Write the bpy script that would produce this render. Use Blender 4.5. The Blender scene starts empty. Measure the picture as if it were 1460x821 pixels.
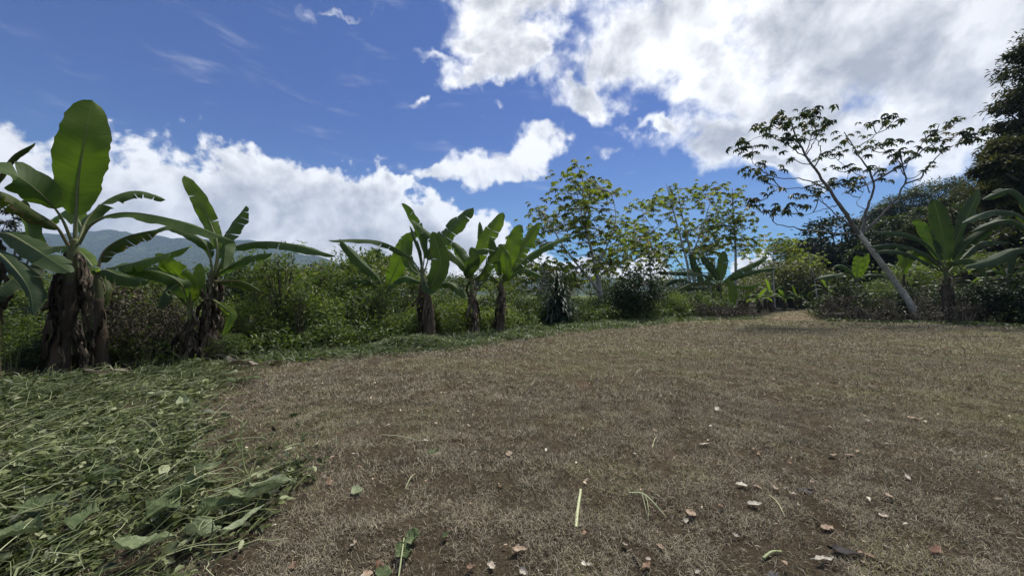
import bpy, math, random
import numpy as np
from mathutils import Vector, Matrix

random.seed(11)
rng = np.random.default_rng(11)
S = bpy.context.scene
COL = S.collection
R = math.radians

# ------------------------------------------------------------------ camera
F_PX, CX, CY = 527.2, 730.0, 410.5
PITCH = R(1.03)
CAM = np.array([0.0, 0.0, 1.5])
cam_d = bpy.data.cameras.new('camera')
cam = bpy.data.objects.new('camera', cam_d)
COL.objects.link(cam)
cam.location = CAM
cam.rotation_euler = (math.pi/2 + PITCH, 0, 0)
cam_d.sensor_width = 36.0
cam_d.lens = 13.0
cam_d.clip_start = 0.05
cam_d.clip_end = 20000
S.camera = cam
S.view_settings.view_transform = 'Standard'
S.view_settings.look = 'None'
S.view_settings.exposure = 0.76
S.view_settings.gamma = 1.0
S.view_settings.use_curve_mapping = False

def ray(px, py):
    a, b = (px-CX)/F_PX, (CY-py)/F_PX
    c, s = math.cos(PITCH), math.sin(PITCH)
    return np.array([a, c - b*s, s + b*c])
def at(px, py, Y):
    d = ray(px, py)
    return CAM + d*(Y/d[1])
def G(px, py):
    d = ray(px, py)
    return CAM + d*(-CAM[2]/d[2])

# ------------------------------------------------------------------ light
SUN_EL, SUN_AZ = R(62), R(35)          # azimuth measured from +Y towards +X
sun_dir = Vector((math.cos(SUN_EL)*math.sin(SUN_AZ), math.cos(SUN_EL)*math.cos(SUN_AZ), math.sin(SUN_EL)))
sd = bpy.data.lights.new('sun', 'SUN')
sd.energy = 3.4
sd.angle = R(10)
sd.color = (1.0, 0.95, 0.87)
sun = bpy.data.objects.new('sun', sd)
COL.objects.link(sun)
sun.rotation_euler = (-sun_dir).to_track_quat('-Z', 'Y').to_euler()

# ------------------------------------------------------------------ node helpers
class NT:
    def __init__(self, tree):
        self.t = tree
    def n(self, typ, **kw):
        nd = self.t.nodes.new(typ)
        for k, v in kw.items():
            setattr(nd, k, v)
        return nd
    def lk(self, a, b):
        self.t.links.new(a, b)
    def put(self, sock, v):
        if hasattr(v, 'is_output') or hasattr(v, 'links'):
            self.lk(v, sock)
        else:
            sock.default_value = v
    def m(self, op, a, b=None, c=None, clamp=False):
        nd = self.n('ShaderNodeMath', operation=op)
        nd.use_clamp = clamp
        for i, v in enumerate((a, b, c)):
            if v is not None:
                self.put(nd.inputs[i], v)
        return nd.outputs[0]
    def vm(self, op, a, b=None, out=0):
        nd = self.n('ShaderNodeVectorMath', operation=op)
        self.put(nd.inputs[0], a)
        if b is not None:
            if op == 'SCALE':
                self.put(nd.inputs[3], b)
            else:
                self.put(nd.inputs[1], b)
        return nd.outputs[out]
    def mix(self, f, a, b, blend='MIX'):
        nd = self.n('ShaderNodeMix', data_type='RGBA', blend_type=blend)
        self.put(nd.inputs[0], f)
        self.put(nd.inputs[6], a)
        self.put(nd.inputs[7], b)
        return nd.outputs[2]
    def noise(self, vec, scale, detail=4, rough=0.5, dist=0.0, col=False):
        nd = self.n('ShaderNodeTexNoise')
        if vec is not None:
            self.lk(vec, nd.inputs['Vector'])
        nd.inputs['Scale'].default_value = scale
        nd.inputs['Detail'].default_value = detail
        nd.inputs['Roughness'].default_value = rough
        nd.inputs['Distortion'].default_value = dist
        return nd.outputs['Color' if col else 'Fac']
    def ss(self, v, lo, hi):
        nd = self.n('ShaderNodeMapRange', interpolation_type='SMOOTHSTEP')
        self.put(nd.inputs[0], v)
        nd.inputs[1].default_value = lo
        nd.inputs[2].default_value = hi
        return nd.outputs[0]
    def ramp(self, f, stops):
        nd = self.n('ShaderNodeValToRGB')
        el = nd.color_ramp.elements
        while len(el) < len(stops):
            el.new(0.5)
        for e, (p, c) in zip(el, stops):
            e.position = p
            e.color = (c[0], c[1], c[2], 1)
        self.put(nd.inputs[0], f)
        return nd.outputs[0]

# ------------------------------------------------------------------ world: sky with clouds
W = bpy.data.worlds.new('World')
S.world = W
W.use_nodes = True
W.node_tree.nodes.clear()
w = NT(W.node_tree)
BG = 0.1
sky = w.n('ShaderNodeTexSky', sky_type='NISHITA')
sky.sun_disc = False
sky.sun_elevation = SUN_EL
sky.sun_rotation = SUN_AZ
sky.altitude = 600
sky.air_density = 1.0
sky.dust_density = 0.3
sky.ozone_density = 2.5
tc = w.n('ShaderNodeTexCoord')
dirv = w.vm('NORMALIZE', tc.outputs['Generated'])
sep = w.n('ShaderNodeSeparateXYZ')
w.lk(dirv, sep.inputs[0])
az = w.m('ARCTAN2', sep.outputs[0], sep.outputs[1])
el = w.m('ARCSINE', sep.outputs[2])
ae = w.n('ShaderNodeCombineXYZ')
w.lk(az, ae.inputs[0]); w.lk(el, ae.inputs[1]); ae.inputs[2].default_value = 1.0
aw1 = w.noise(dirv, 5.0, 4, 0.6, col=True)
aw2 = w.noise(dirv, 17.0, 5, 0.62, col=True)
aev = w.vm('ADD', ae.outputs[0], w.vm('MULTIPLY', w.vm('SUBTRACT', aw1, (0.5, 0.5, 0.5)), (0.26, 0.26, 0)))
aev = w.vm('ADD', aev, w.vm('MULTIPLY', w.vm('SUBTRACT', aw2, (0.5, 0.5, 0.5)), (0.075, 0.075, 0)))

def azel(px, py):
    d = ray(px, py); d = d/np.linalg.norm(d)
    return np.array([math.atan2(d[0], d[1]), math.asin(d[2])])
def blob_dist(px, py, rx, ry, rot=0.0):
    """distance of the view direction from an elliptic cloud core on the sky dome (1 = its rim)"""
    c = azel(px, py)
    e = 4.0
    J = np.stack([(azel(px+e, py)-azel(px-e, py))/(2*e), (azel(px, py+e)-azel(px, py-e))/(2*e)], 1)
    Ji = np.linalg.inv(J)
    a = R(rot); Rm = np.array([[math.cos(a), math.sin(a)], [-math.sin(a), math.cos(a)]])
    Mx = np.diag([1/rx, 1/ry]) @ Rm @ Ji
    k = -Mx @ c
    du = w.vm('DOT_PRODUCT', aev, (Mx[0, 0], Mx[0, 1], k[0]), out=1)
    dv = w.vm('DOT_PRODUCT', aev, (Mx[1, 0], Mx[1, 1], k[1]), out=1)
    q = w.n('ShaderNodeCombineXYZ')
    w.lk(du, q.inputs[0]); w.lk(dv, q.inputs[1])
    return w.vm('LENGTH', q.outputs[0], out=1)
def union(blobs):
    cur = None
    for b in blobs:
        d = blob_dist(*b)
        cur = d if cur is None else w.m('SMOOTH_MIN', cur, d, 0.25)
    return cur
# cumulus bank low on the left, sloping down to the right
bank = union([(20, 330, 150, 135), (180, 300, 140, 105), (330, 310, 150, 105), (480, 315, 110, 90), (600, 345, 120, 62, 14),
              (535, 276, 52, 28), (700, 385, 150, 75, 12), (330, 380, 420, 70), (1090, 370, 60, 18), (780, 400, 180, 50)])
# high broken cloud on the right
upper = union([(735, -20, 100, 68, 0), (705, 45, 66, 46, 30), (712, 98, 76, 32, -10), (755, 78, 34, 50, 0),
               (900, 60, 75, 70, 0), (858, 132, 46, 34, 0), (960, 20, 130, 85, 0), (1010, 110, 130, 70, 18), (1180, 40, 260, 130, 0),
               (1020, 205, 100, 50, 0), (1150, 170, 190, 78, 0), (1400, 60, 260, 170, 0), (1330, 190, 220, 60, -6),
               (1130, 235, 130, 24, 4), (940, 190, 40, 14, 10)])
wisp = union([(805, 98, 34, 24, 0), (640, 75, 30, 10, 20), (455, 30, 32, 20, 45), (490, 22, 48, 9, -12),
              (635, 72, 36, 8, 10), (585, 140, 7, 10), (715, 160, 18, 8, -30), (868, 222, 22, 8, -12), (640, 118, 16, 9, 0)])
# broken cloud over the rest of the dome, behind and above the viewer
warp = w.noise(dirv, 2.5, 3, 0.5, col=True)
wv = w.vm('ADD', dirv, w.vm('SCALE', w.vm('SUBTRACT', warp, (0.5, 0.5, 0.5)), 0.16))
n1 = w.noise(wv, 6.0, 9, 0.60)
n2 = w.noise(wv, 22.0, 7, 0.66)
sunoff = w.vm('ADD', wv, tuple(np.array(sun_dir)*0.045))
n1s = w.noise(sunoff, 6.0, 6, 0.58)
big = w.noise(dirv, 1.7, 3, 0.5)
behind = w.m('MULTIPLY', w.ss(sep.outputs[1], 0.12, -0.25), 1.0)
high = w.ss(sep.outputs[2], 0.74, 0.86)
elsewhere = w.m('MAXIMUM', behind, high)
nz = w.m('ADD', w.m('MULTIPLY', w.m('SUBTRACT', n1, 0.5), 1.5), w.m('MULTIPLY', w.m('SUBTRACT', n2, 0.5), 0.42))
d_bank = w.m('SUBTRACT', 1.0, bank)
d_upper = w.m('SUBTRACT', 1.0, upper)
d_els = w.m('ADD', w.m('MULTIPLY', elsewhere, w.m('SUBTRACT', big, 0.38)), w.m('SUBTRACT', elsewhere, 1.02))
streak_c = union([(690, 250, 80, 24, -8), (765, 226, 66, 26, -30), (805, 203, 30, 20, -40), (618, 256, 44, 15, 8), (725, 258, 60, 18, 0)])
d_main = w.m('MAXIMUM', w.m('MAXIMUM', d_bank, d_upper), d_els)
d_main = w.m('MINIMUM', d_main, 0.75)
dens = w.m('ADD', d_main, w.m('MULTIPLY', nz, 0.95))
a_up = w.ss(w.m('ADD', w.m('MAXIMUM', d_upper, d_els), w.m('MULTIPLY', nz, 1.25)), -0.16, 0.48)
a_bk = w.ss(w.m('ADD', d_bank, w.m('MULTIPLY', nz, 0.9)), -0.01, 0.17)
a_st = w.m('MULTIPLY', w.ss(w.m('ADD', w.m('SUBTRACT', 1.0, streak_c), w.m('MULTIPLY', nz, 1.7)), -0.10, 0.62), 0.96)
a_main = w.m('MAXIMUM', w.m('MAXIMUM', a_up, a_bk), a_st)
d_w = w.m('ADD', w.m('SUBTRACT', 1.0, wisp), w.m('MULTIPLY', nz, 2.6))
a_w = w.m('MULTIPLY', w.ss(d_w, -0.15, 1.7), 0.95)
# very thin high streaks
streak_v = w.vm('MULTIPLY', w.vm('ADD', dirv, w.vm('SCALE', warp, 0.1)), (3.0, 3.0, 14.0))
streak = w.m('MULTIPLY', w.ss(w.noise(streak_v, 2.2, 6, 0.6), 0.54, 0.88), 0.24)
alpha = w.m('MAXIMUM', w.m('MAXIMUM', a_main, a_w), streak)
# thick cloud is grey inside and white at the rim and on the billows turned to the sun
lit = w.m('ADD', 0.5, w.m('MULTIPLY', w.m('SUBTRACT', n1, n1s), 4.2), clamp=True)
thick = w.ss(w.m('ADD', d_main, w.m('MULTIPLY', w.m('SUBTRACT', w.noise(dirv, 3.1, 4, 0.55), 0.5), 1.5)), 0.12, 0.70)
fine = w.m('MULTIPLY', w.m('SUBTRACT', n2, 0.5), 0.5)
bright = w.m('ADD', w.m('SUBTRACT', w.m('ADD', w.m('MULTIPLY', lit, 0.75), 0.62), w.m('MULTIPLY', thick, 0.62)), fine, clamp=True)
cloud = w.ramp(bright, [(0.0, (2.7, 2.8, 3.05)), (0.4, (4.3, 4.35, 4.5)), (0.75, (6.0, 6.0, 6.05)), (1.0, (7.2, 7.2, 7.2))])
skyc = w.mix(1.0, sky.outputs[0], w.mix(w.ss(sep.outputs[2], 0.42, 0.02), (0.115, 0.235, 0.52, 1), (0.17, 0.42, 0.60, 1)), 'MULTIPLY')
final = w.mix(alpha, skyc, cloud)
bg = w.n('ShaderNodeBackground')
w.lk(final, bg.inputs[0])
bg.inputs[1].default_value = BG
wo = w.n('ShaderNodeOutputWorld')
w.lk(bg.outputs[0], wo.inputs[0])

# ------------------------------------------------------------------ mesh helpers
def unit(v):
    v = np.asarray(v, float)
    return v/np.maximum(np.linalg.norm(v, axis=-1, keepdims=True), 1e-9)

class MB:
    """collects geometry with numpy and links it as one mesh"""
    def __init__(self):
        self.V, self.T, self.Q, self.A, self.ST = [], [], [], [], []
        self.n = 0
    def add(self, V, T=None, Q=None, rnd=0.5, st=None):
        V = np.asarray(V, float).reshape(-1, 3)
        k = len(V)
        self.V.append(V)
        if T is not None and len(T):
            self.T.append(np.asarray(T, int).reshape(-1, 3)+self.n)
        if Q is not None and len(Q):
            self.Q.append(np.asarray(Q, int).reshape(-1, 4)+self.n)
        self.A.append(np.broadcast_to(np.asarray(rnd, float), (k,)) if np.ndim(rnd) == 0 else np.asarray(rnd, float))
        self.ST.append(np.zeros((k, 3)) if st is None else np.asarray(st, float))
        self.n += k
    def build(self, name, mat, parent=None, smooth=True):
        V = np.concatenate(self.V) if self.V else np.zeros((0, 3))
        T = np.concatenate(self.T) if self.T else np.zeros((0, 3), int)
        Q = np.concatenate(self.Q) if self.Q else np.zeros((0, 4), int)
        me = bpy.data.meshes.new(name)
        me.vertices.add(len(V))
        me.vertices.foreach_set('co', V.astype(np.float32).ravel())
        lv = np.concatenate([T.ravel(), Q.ravel()]).astype(np.int32)
        me.loops.add(len(lv))
        me.loops.foreach_set('vertex_index', lv)
        me.polygons.add(len(T)+len(Q))
        ls = np.concatenate([np.arange(len(T))*3, len(T)*3+np.arange(len(Q))*4]).astype(np.int32)
        me.polygons.foreach_set('loop_start', ls)
        me.polygons.foreach_set('use_smooth', np.full(len(T)+len(Q), smooth))
        at_ = me.attributes.new('rnd', 'FLOAT', 'POINT')
        at_.data.foreach_set('value', np.concatenate(self.A).astype(np.float32))
        st_ = me.attributes.new('st', 'FLOAT_VECTOR', 'POINT')
        st_.data.foreach_set('vector', np.concatenate(self.ST).astype(np.float32).ravel())
        me.update(calc_edges=True)
        me.validate()
        me.materials.append(mat)
        o = bpy.data.objects.new(name, me)
        COL.objects.link(o)
        if parent is not None:
            o.parent = parent
        return o
    def shift(self, off):
        off = np.asarray(off, float)
        self.V = [v-off for v in self.V]
        return self

def tag(o, label=None, cat=None, group=None, kind=None):
    if label: o['label'] = label
    if cat: o['category'] = cat
    if group: o['group'] = group
    if kind: o['kind'] = kind
    return o
def empty(name, loc, label=None, cat=None, group=None, rz=0.0, sc=None):
    o = bpy.data.objects.new(name, None)
    COL.objects.link(o)
    o.location = loc
    o.rotation_euler = (0, 0, rz)
    if sc: o.scale = sc
    o.empty_display_size = 0.2
    return tag(o, label, cat, group)
def dup(root, loc, rz=0.0, sc=(1, 1, 1), label=None, group=None):
    def cp(o, parent):
        c = o.copy()
        COL.objects.link(c)
        if parent is not None:
            c.parent = parent
        for ch in [k for k in o.children]:
            cp(ch, c)
        return c
    r = cp(root, None)
    r.location = loc; r.rotation_euler = (0, 0, rz); r.scale = sc
    if label: r['label'] = label
    if group: r['group'] = group
    return r

def smooth_path(P, n):
    """Catmull-Rom through control points, n+1 samples evenly by length"""
    P = np.asarray(P, float)
    if len(P) == 2:
        t = np.linspace(0, 1, n+1)[:, None]
        return P[0]*(1-t)+P[1]*t
    E = np.vstack([2*P[0]-P[1], P, 2*P[-1]-P[-2]])
    out = []
    for i in range(1, len(E)-2):
        t = np.linspace(0, 1, 16, endpoint=False)[:, None]
        a, b, c, d = E[i-1], E[i], E[i+1], E[i+2]
        out.append(0.5*(2*b+(c-a)*t+(2*a-5*b+4*c-d)*t**2+(3*b-a-3*c+d)*t**3))
    out.append(E[-2][None])
    D = np.vstack(out)
    s = np.concatenate([[0], np.cumsum(np.linalg.norm(np.diff(D, axis=0), axis=1))])
    q = np.linspace(0, s[-1], n+1)
    return np.stack([np.interp(q, s, D[:, k]) for k in range(3)], 1)

def tube(mb, P, r, n=8, rnd=0.5, rough=0.0, cap=True):
    P = np.asarray(P, float)
    m = len(P)
    r = np.interp(np.linspace(0, 1, m), np.linspace(0, 1, len(r)), r) if np.ndim(r) else np.full(m, r)
    T = unit(np.gradient(P, axis=0))
    up = np.array([0, 0, 1.0]) if abs(T[:, 2]).mean() < 0.8 else np.array([1.0, 0.2, 0])
    A = unit(np.cross(T, up)); B = np.cross(T, A)
    th = np.linspace(0, 2*math.pi, n, endpoint=False)
    rr = r[:, None]*(1+rough*rng.standard_normal((m, n)))
    V = P[:, None]+rr[..., None]*(A[:, None]*np.cos(th)[None, :, None]+B[:, None]*np.sin(th)[None, :, None])
    i = np.arange(m-1)[:, None]*n; j = np.arange(n)[None]; k = (np.arange(n)+1)[None] % n
    Q = np.stack([i+j, i+k, i+n+k, i+n+j], -1).reshape(-1, 4)
    V = V.reshape(-1, 3)
    Tt = []
    if cap:
        V = np.vstack([V, P[-1]+T[-1]*r[-1]*0.3])
        c = len(V)-1
        Tt = np.stack([(m-1)*n+np.arange(n), (m-1)*n+(np.arange(n)+1) % n, np.full(n, c)], 1)
    st = np.zeros((len(V), 3))
    s = np.concatenate([[0], np.cumsum(np.linalg.norm(np.diff(P, axis=0), axis=1))])
    st[:m*n, 0] = np.tile(th/(2*math.pi), m); st[:m*n, 1] = np.repeat(s, n)
    mb.add(V, T=Tt, Q=Q, rnd=rnd, st=st)

def leaves(mb, P, D, N, L, Wd, rnd, fold=0.18, curl=0.0, shape='diamond'):
    P = np.asarray(P, float); k = len(P)
    if k == 0: return
    D = unit(D); N = unit(N-(N*D).sum(1, keepdims=True)*D)
    Sd = np.cross(D, N)
    L = np.broadcast_to(L, (k,))[:, None]; Wd = np.broadcast_to(Wd, (k,))[:, None]
    if shape == 'diamond':
        mid = P+D*L*0.42
        V = np.stack([P, mid+Sd*Wd*.5+N*Wd*fold, P+D*L-N*L*curl, mid-Sd*Wd*.5+N*Wd*fold], 1).reshape(-1, 3)
        b = np.arange(k)[:, None]*4
        T = np.concatenate([b+[0, 1, 2], b+[0, 2, 3]])
        mb.add(V, T=T, rnd=np.repeat(rnd, 4))
    else:
        c1 = P+D*L*.28; c2 = P+D*L*.66-N*L*curl*.4
        V = np.stack([P, c1+Sd*Wd*.46+N*Wd*fold, c1, c1-Sd*Wd*.46+N*Wd*fold,
                      c2+Sd*Wd*.4+N*Wd*fold*.8, c2, c2-Sd*Wd*.4+N*Wd*fold*.8, P+D*L-N*L*curl], 1).reshape(-1, 3)
        b = np.arange(k)[:, None]*8
        T = np.concatenate([b+[0, 1, 2], b+[0, 2, 3], b+[5, 4, 7], b+[6, 5, 7]])
        Q = np.concatenate([b+[2, 1, 4, 5], b+[3, 2, 5, 6]])
        mb.add(V, T=T, Q=Q, rnd=np.repeat(rnd, 8))

def blades(mb, P, az, L, Wd, lift, rnd):
    """bent grass blades lying more or less flat: 5 vertices each"""
    k = len(P)
    d = np.stack([np.cos(az), np.sin(az), np.zeros(k)], 1)
    b2 = az+rng.normal(0, .55, k)
    d2 = np.stack([np.cos(b2), np.sin(b2), np.zeros(k)], 1)
    s = np.stack([-np.sin(az), np.cos(az), np.zeros(k)], 1)
    s[:, 2] = rng.normal(0, .5, k)
    L = L[:, None]; Wd = Wd[:, None]; up = np.array([0, 0, 1.0])[None]*lift[:, None]
    m = P+d*L*.5+up
    t = m+d2*L*.5+up*rng.uniform(-.9, .9, k)[:, None]
    V = np.stack([P-s*Wd*.5, P+s*Wd*.5, m-s*Wd*.5, m+s*Wd*.5, t], 1).reshape(-1, 3)
    b = np.arange(k)[:, None]*5
    mb.add(V, T=b+[2, 3, 4], Q=b+[0, 1, 3, 2], rnd=np.repeat(rnd, 5))

_perm = np.random.default_rng(5).random((256, 256))
def vnoise(x, y, s):
    x = np.asarray(x, float)/s+37.3; y = np.asarray(y, float)/s+91.7
    i = np.floor(x).astype(int); j = np.floor(y).astype(int)
    u = x-i; v = y-j
    u = u*u*(3-2*u); v = v*v*(3-2*v)
    g = lambda a, b: _perm[a % 256, b % 256]
    return (g(i, j)*(1-u)+g(i+1, j)*u)*(1-v)+(g(i, j+1)*(1-u)+g(i+1, j+1)*u)*v
def fb(x, y, s, o=3):
    a = 0; k = 1; t = 0
    for _ in range(o):
        a = a+k*vnoise(x, y, s); t += k; k *= .5; s *= .47
    return a/t
def hgt(x, y):
    near = np.exp(-(np.hypot(x, y)/60)**2)
    return near*(0.10*(fb(x, y, 3.0)-.5)+0.06*(vnoise(x, y, .45)-.5)+0.045*(vnoise(x, y, .17)-.5))
def inpoly(x, y, poly):
    poly = np.asarray(poly)[:, :2]
    r = np.zeros(len(x), bool)
    for a, b in zip(poly, np.roll(poly, -1, 0)):
        c = (a[1] > y) != (b[1] > y)
        r ^= c & (x < (b[0]-a[0])*(y-a[1])/(b[1]-a[1]+1e-12)+a[0])
    return r
def randdir(k):
    return unit(rng.standard_normal((k, 3)))

# ------------------------------------------------------------------ materials
def new_mat(name):
    m = bpy.data.materials.new(name)
    m.use_nodes = True
    m.node_tree.nodes.clear()
    return m, NT(m.node_tree)
def finish(m, t, shader):
    o = t.n('ShaderNodeOutputMaterial')
    t.lk(shader, o.inputs['Surface'])
    return m
def principled(t, col, rough=.6, spec=.3, bump=None, bstr=.3, bdist=.01):
    p = t.n('ShaderNodeBsdfPrincipled')
    t.put(p.inputs['Base Color'], col)
    t.put(p.inputs['Roughness'], rough)
    p.inputs['Specular IOR Level'].default_value = spec
    if bump is not None:
        b = t.n('ShaderNodeBump')
        b.inputs['Strength'].default_value = bstr
        b.inputs['Distance'].default_value = bdist
        t.lk(bump, b.inputs['Height'])
        t.lk(b.outputs[0], p.inputs['Normal'])
    return p
def attr(t, name, out='Fac'):
    a = t.n('ShaderNodeAttribute')
    a.attribute_name = name
    return a.outputs[out]
def leaf_mat(name, stops, trans=.3, rough=.5, spec=.3, tgain=(1.5, 1.7, .7), orand=.3):
    m, t = new_mat(name)
    oi = t.n('ShaderNodeObjectInfo')
    f = t.m('ADD', attr(t, 'rnd'), t.m('MULTIPLY', t.m('SUBTRACT', oi.outputs['Random'], .5), orand), clamp=True)
    c = t.ramp(f, stops)
    geo = t.n('ShaderNodeNewGeometry')
    c = t.mix(t.m('MULTIPLY', geo.outputs['Backfacing'], .35), c, t.mix(1.0, c, (1.5, 1.5, 1.6, 1), 'MULTIPLY'))
    p = principled(t, c, rough, spec)
    tr = t.n('ShaderNodeBsdfTranslucent')
    t.lk(t.mix(1.0, c, (*tgain, 1), 'MULTIPLY'), tr.inputs[0])
    mx = t.n('ShaderNodeMixShader')
    mx.inputs[0].default_value = trans
    t.lk(p.outputs[0], mx.inputs[1]); t.lk(tr.outputs[0], mx.inputs[2])
    return finish(m, t, mx.outputs[0])

M = {}
M['weed'] = leaf_mat('weed_leaf', [(0, (.026, .04, .012)), (.5, (.072, .102, .024)), (.85, (.13, .165, .04)), (1, (.22, .21, .09))])
M['weed_light'] = leaf_mat('light_weed_leaf', [(0, (.055, .08, .018)), (.5, (.12, .155, .034)), (1, (.19, .22, .06))], trans=.4)
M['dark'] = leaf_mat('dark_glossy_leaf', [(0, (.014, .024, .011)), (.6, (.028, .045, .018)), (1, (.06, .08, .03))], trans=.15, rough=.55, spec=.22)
M['olive'] = leaf_mat('olive_leaf', [(0, (.045, .05, .016)), (.5, (.08, .085, .025)), (1, (.14, .14, .045))])
M['hill'] = leaf_mat('hill_tree_leaf', [(0, (.025, .036, .014)), (.5, (.045, .06, .02)), (1, (.08, .095, .03))], trans=.22)
M['hill_dark'] = leaf_mat('brownish_tree_leaf', [(0, (.024, .027, .013)), (.5, (.052, .056, .023)), (1, (.12, .11, .045))], trans=.2, rough=.6, spec=.15)  # brownish dark leaves of the right hand trees
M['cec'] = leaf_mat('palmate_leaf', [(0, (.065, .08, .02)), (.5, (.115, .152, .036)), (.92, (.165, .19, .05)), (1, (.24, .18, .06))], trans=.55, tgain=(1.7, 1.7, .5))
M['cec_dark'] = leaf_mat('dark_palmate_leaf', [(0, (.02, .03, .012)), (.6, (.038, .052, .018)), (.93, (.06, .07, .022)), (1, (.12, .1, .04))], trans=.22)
M['brown'] = leaf_mat('dry_shrub_leaf', [(0, (.03, .025, .018)), (.5, (.075, .062, .045)), (.85, (.15, .13, .1)), (1, (.22, .2, .16))], trans=.1, rough=.7, spec=.15, tgain=(1, 1, .8))
M['drac'] = leaf_mat('strap_leaf', [(0, (.012, .022, .014)), (.6, (.022, .04, .024)), (1, (.05, .075, .045))], trans=.12, rough=.55, spec=.25)
M['thatch'] = leaf_mat('cut_dry_grass', [(0, (.048, .040, .028)), (.3, (.18, .155, .110)), (.55, (.39, .342, .245)), (.72, (.27, .245, .13)), (.88, (.17, .185, .08)), (.95, (.43, .37, .26)), (1, (.6, .54, .41))],
                       trans=.15, rough=.75, spec=.1, tgain=(1, 1, .9), orand=0)
M['pile'] = leaf_mat('cut_weed_leaf', [(0, (.022, .024, .011)), (.35, (.058, .075, .024)), (.7, (.14, .165, .058)), (.9, (.26, .285, .13)), (1, (.48, .50, .34))], trans=.2, rough=.5, spec=.3, tgain=(1.2, 1.35, .8), orand=0)
M['stalk'] = leaf_mat('cut_stalk', [(0, (.09, .10, .04)), (.5, (.23, .27, .115)), (1, (.50, .52, .30))], trans=.0, rough=.5, orand=0)
M['edge'] = leaf_mat('edge_weed_leaf', [(0, (.04, .055, .024)), (.45, (.08, .105, .045)), (.8, (.12, .15, .065)), (1, (.22, .22, .13))], trans=.25, orand=0)
M['wilted'] = leaf_mat('wilted_broad_leaf', [(0, (.085, .12, .06)), (.5, (.16, .21, .115)), (1, (.27, .31, .2))], trans=.2, rough=.5, spec=.3, tgain=(1.2, 1.3, .8))
M['litter'] = leaf_mat('fallen_dry_leaf', [(0, (.14, .08, .055)), (.35, (.28, .19, .13)), (.7, (.4, .31, .22)), (1, (.52, .48, .39))], trans=.12, rough=.7, spec=.15, tgain=(1, .9, .7), orand=.15)
def crumple_mat(name, stops, trans):
    m, t = new_mat(name)
    co = t.n('ShaderNodeTexCoord')
    st = attr(t, 'st', 'Vector')
    sp = t.n('ShaderNodeSeparateXYZ'); t.lk(st, sp.inputs[0])
    au = t.m('ABSOLUTE', sp.outputs[0])
    vv = t.n('ShaderNodeTexWave'); vv.inputs['Scale'].default_value = 1.0; vv.inputs['Distortion'].default_value = 2.5
    cv = t.n('ShaderNodeCombineXYZ')
    t.lk(t.m('MULTIPLY', t.m('SUBTRACT', sp.outputs[1], t.m('MULTIPLY', au, .05)), 22), cv.inputs[0])
    t.lk(cv.outputs[0], vv.inputs['Vector'])
    a = t.noise(co.outputs['Object'], 28, 5, .65)
    b = t.noise(co.outputs['Object'], 9, 4, .6)
    f = t.m('ADD', t.m('MULTIPLY', attr(t, 'rnd'), .98), t.m('ADD', t.m('MULTIPLY', t.m('SUBTRACT', a, .5), .8), t.m('MULTIPLY', t.m('SUBTRACT', b, .5), .8)), clamp=True)
    c = t.ramp(f, stops)
    rib = t.m('SUBTRACT', 1.0, t.ss(au, .02, .09))
    c = t.mix(t.m('MULTIPLY', rib, .5), c, t.mix(1.0, c, (1.7, 1.7, 1.6, 1), 'MULTIPLY'))
    h = t.m('ADD', t.m('MULTIPLY', vv.outputs['Fac'], .14), t.m('ADD', a, b))
    p = principled(t, c, .6, .25, bump=h, bstr=.8, bdist=.02)
    tr = t.n('ShaderNodeBsdfTranslucent'); t.lk(c, tr.inputs[0])
    mx = t.n('ShaderNodeMixShader'); mx.inputs[0].default_value = trans
    t.lk(p.outputs[0], mx.inputs[1]); t.lk(tr.outputs[0], mx.inputs[2])
    return finish(m, t, mx.outputs[0])
M['wilted'] = crumple_mat('wilted_broad_leaf', [(0, (.04, .06, .022)), (.35, (.095, .13, .052)), (.7, (.19, .23, .115)), (1, (.34, .38, .23))], .2)
M['litter'] = crumple_mat('fallen_dry_leaf', [(0, (.15, .075, .05)), (.3, (.30, .2, .135)), (.6, (.44, .34, .24)), (1, (.66, .62, .52))], .12)
M['litter_dark'] = leaf_mat('rotten_dry_leaf', [(0, (.015, .012, .011)), (1, (.035, .028, .024))], trans=.0, rough=.7)

def bark_mat(name, c1, c2, scale=9, stretch=.25, rough=.85, ring=0):
    m, t = new_mat(name)
    co = t.n('ShaderNodeTexCoord')
    v = t.vm('MULTIPLY', co.outputs['Object'], (1, 1, stretch))
    a = t.noise(v, scale, 8, .65)
    b = t.noise(co.outputs['Object'], 2.2, 4, .6)
    f = t.m('ADD', t.m('MULTIPLY', a, .7), t.m('MULTIPLY', b, .45))
    c = t.ramp(f, [(.35, c1), (.75, c2)])
    return finish(m, t, principled(t, c, rough, .15, bump=a, bstr=.7, bdist=.02).outputs[0])
M['bark'] = bark_mat('grey_bark', (.15, .145, .135), (.62, .60, .56), 11, .8)
M['bark_backlit'] = bark_mat('backlit_bark_tint', (.06, .055, .048), (.2, .19, .17), 6, .8)  # grey bark darkened in its colour for limbs seen against the light
M['bark_dark'] = bark_mat('dark_bark', (.03, .026, .022), (.10, .09, .075), 8, .3)
M['twig'] = bark_mat('brown_twig', (.05, .042, .03), (.13, .11, .08), 12, .3)
M['pseudo'] = bark_mat('dry_banana_sheath', (.022, .018, .014), (.12, .095, .07), 14, .12)
M['pseudo_green'] = bark_mat('green_banana_sheath', (.05, .05, .025), (.16, .18, .085), 12, .12, .6)
M['dry'] = None
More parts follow.
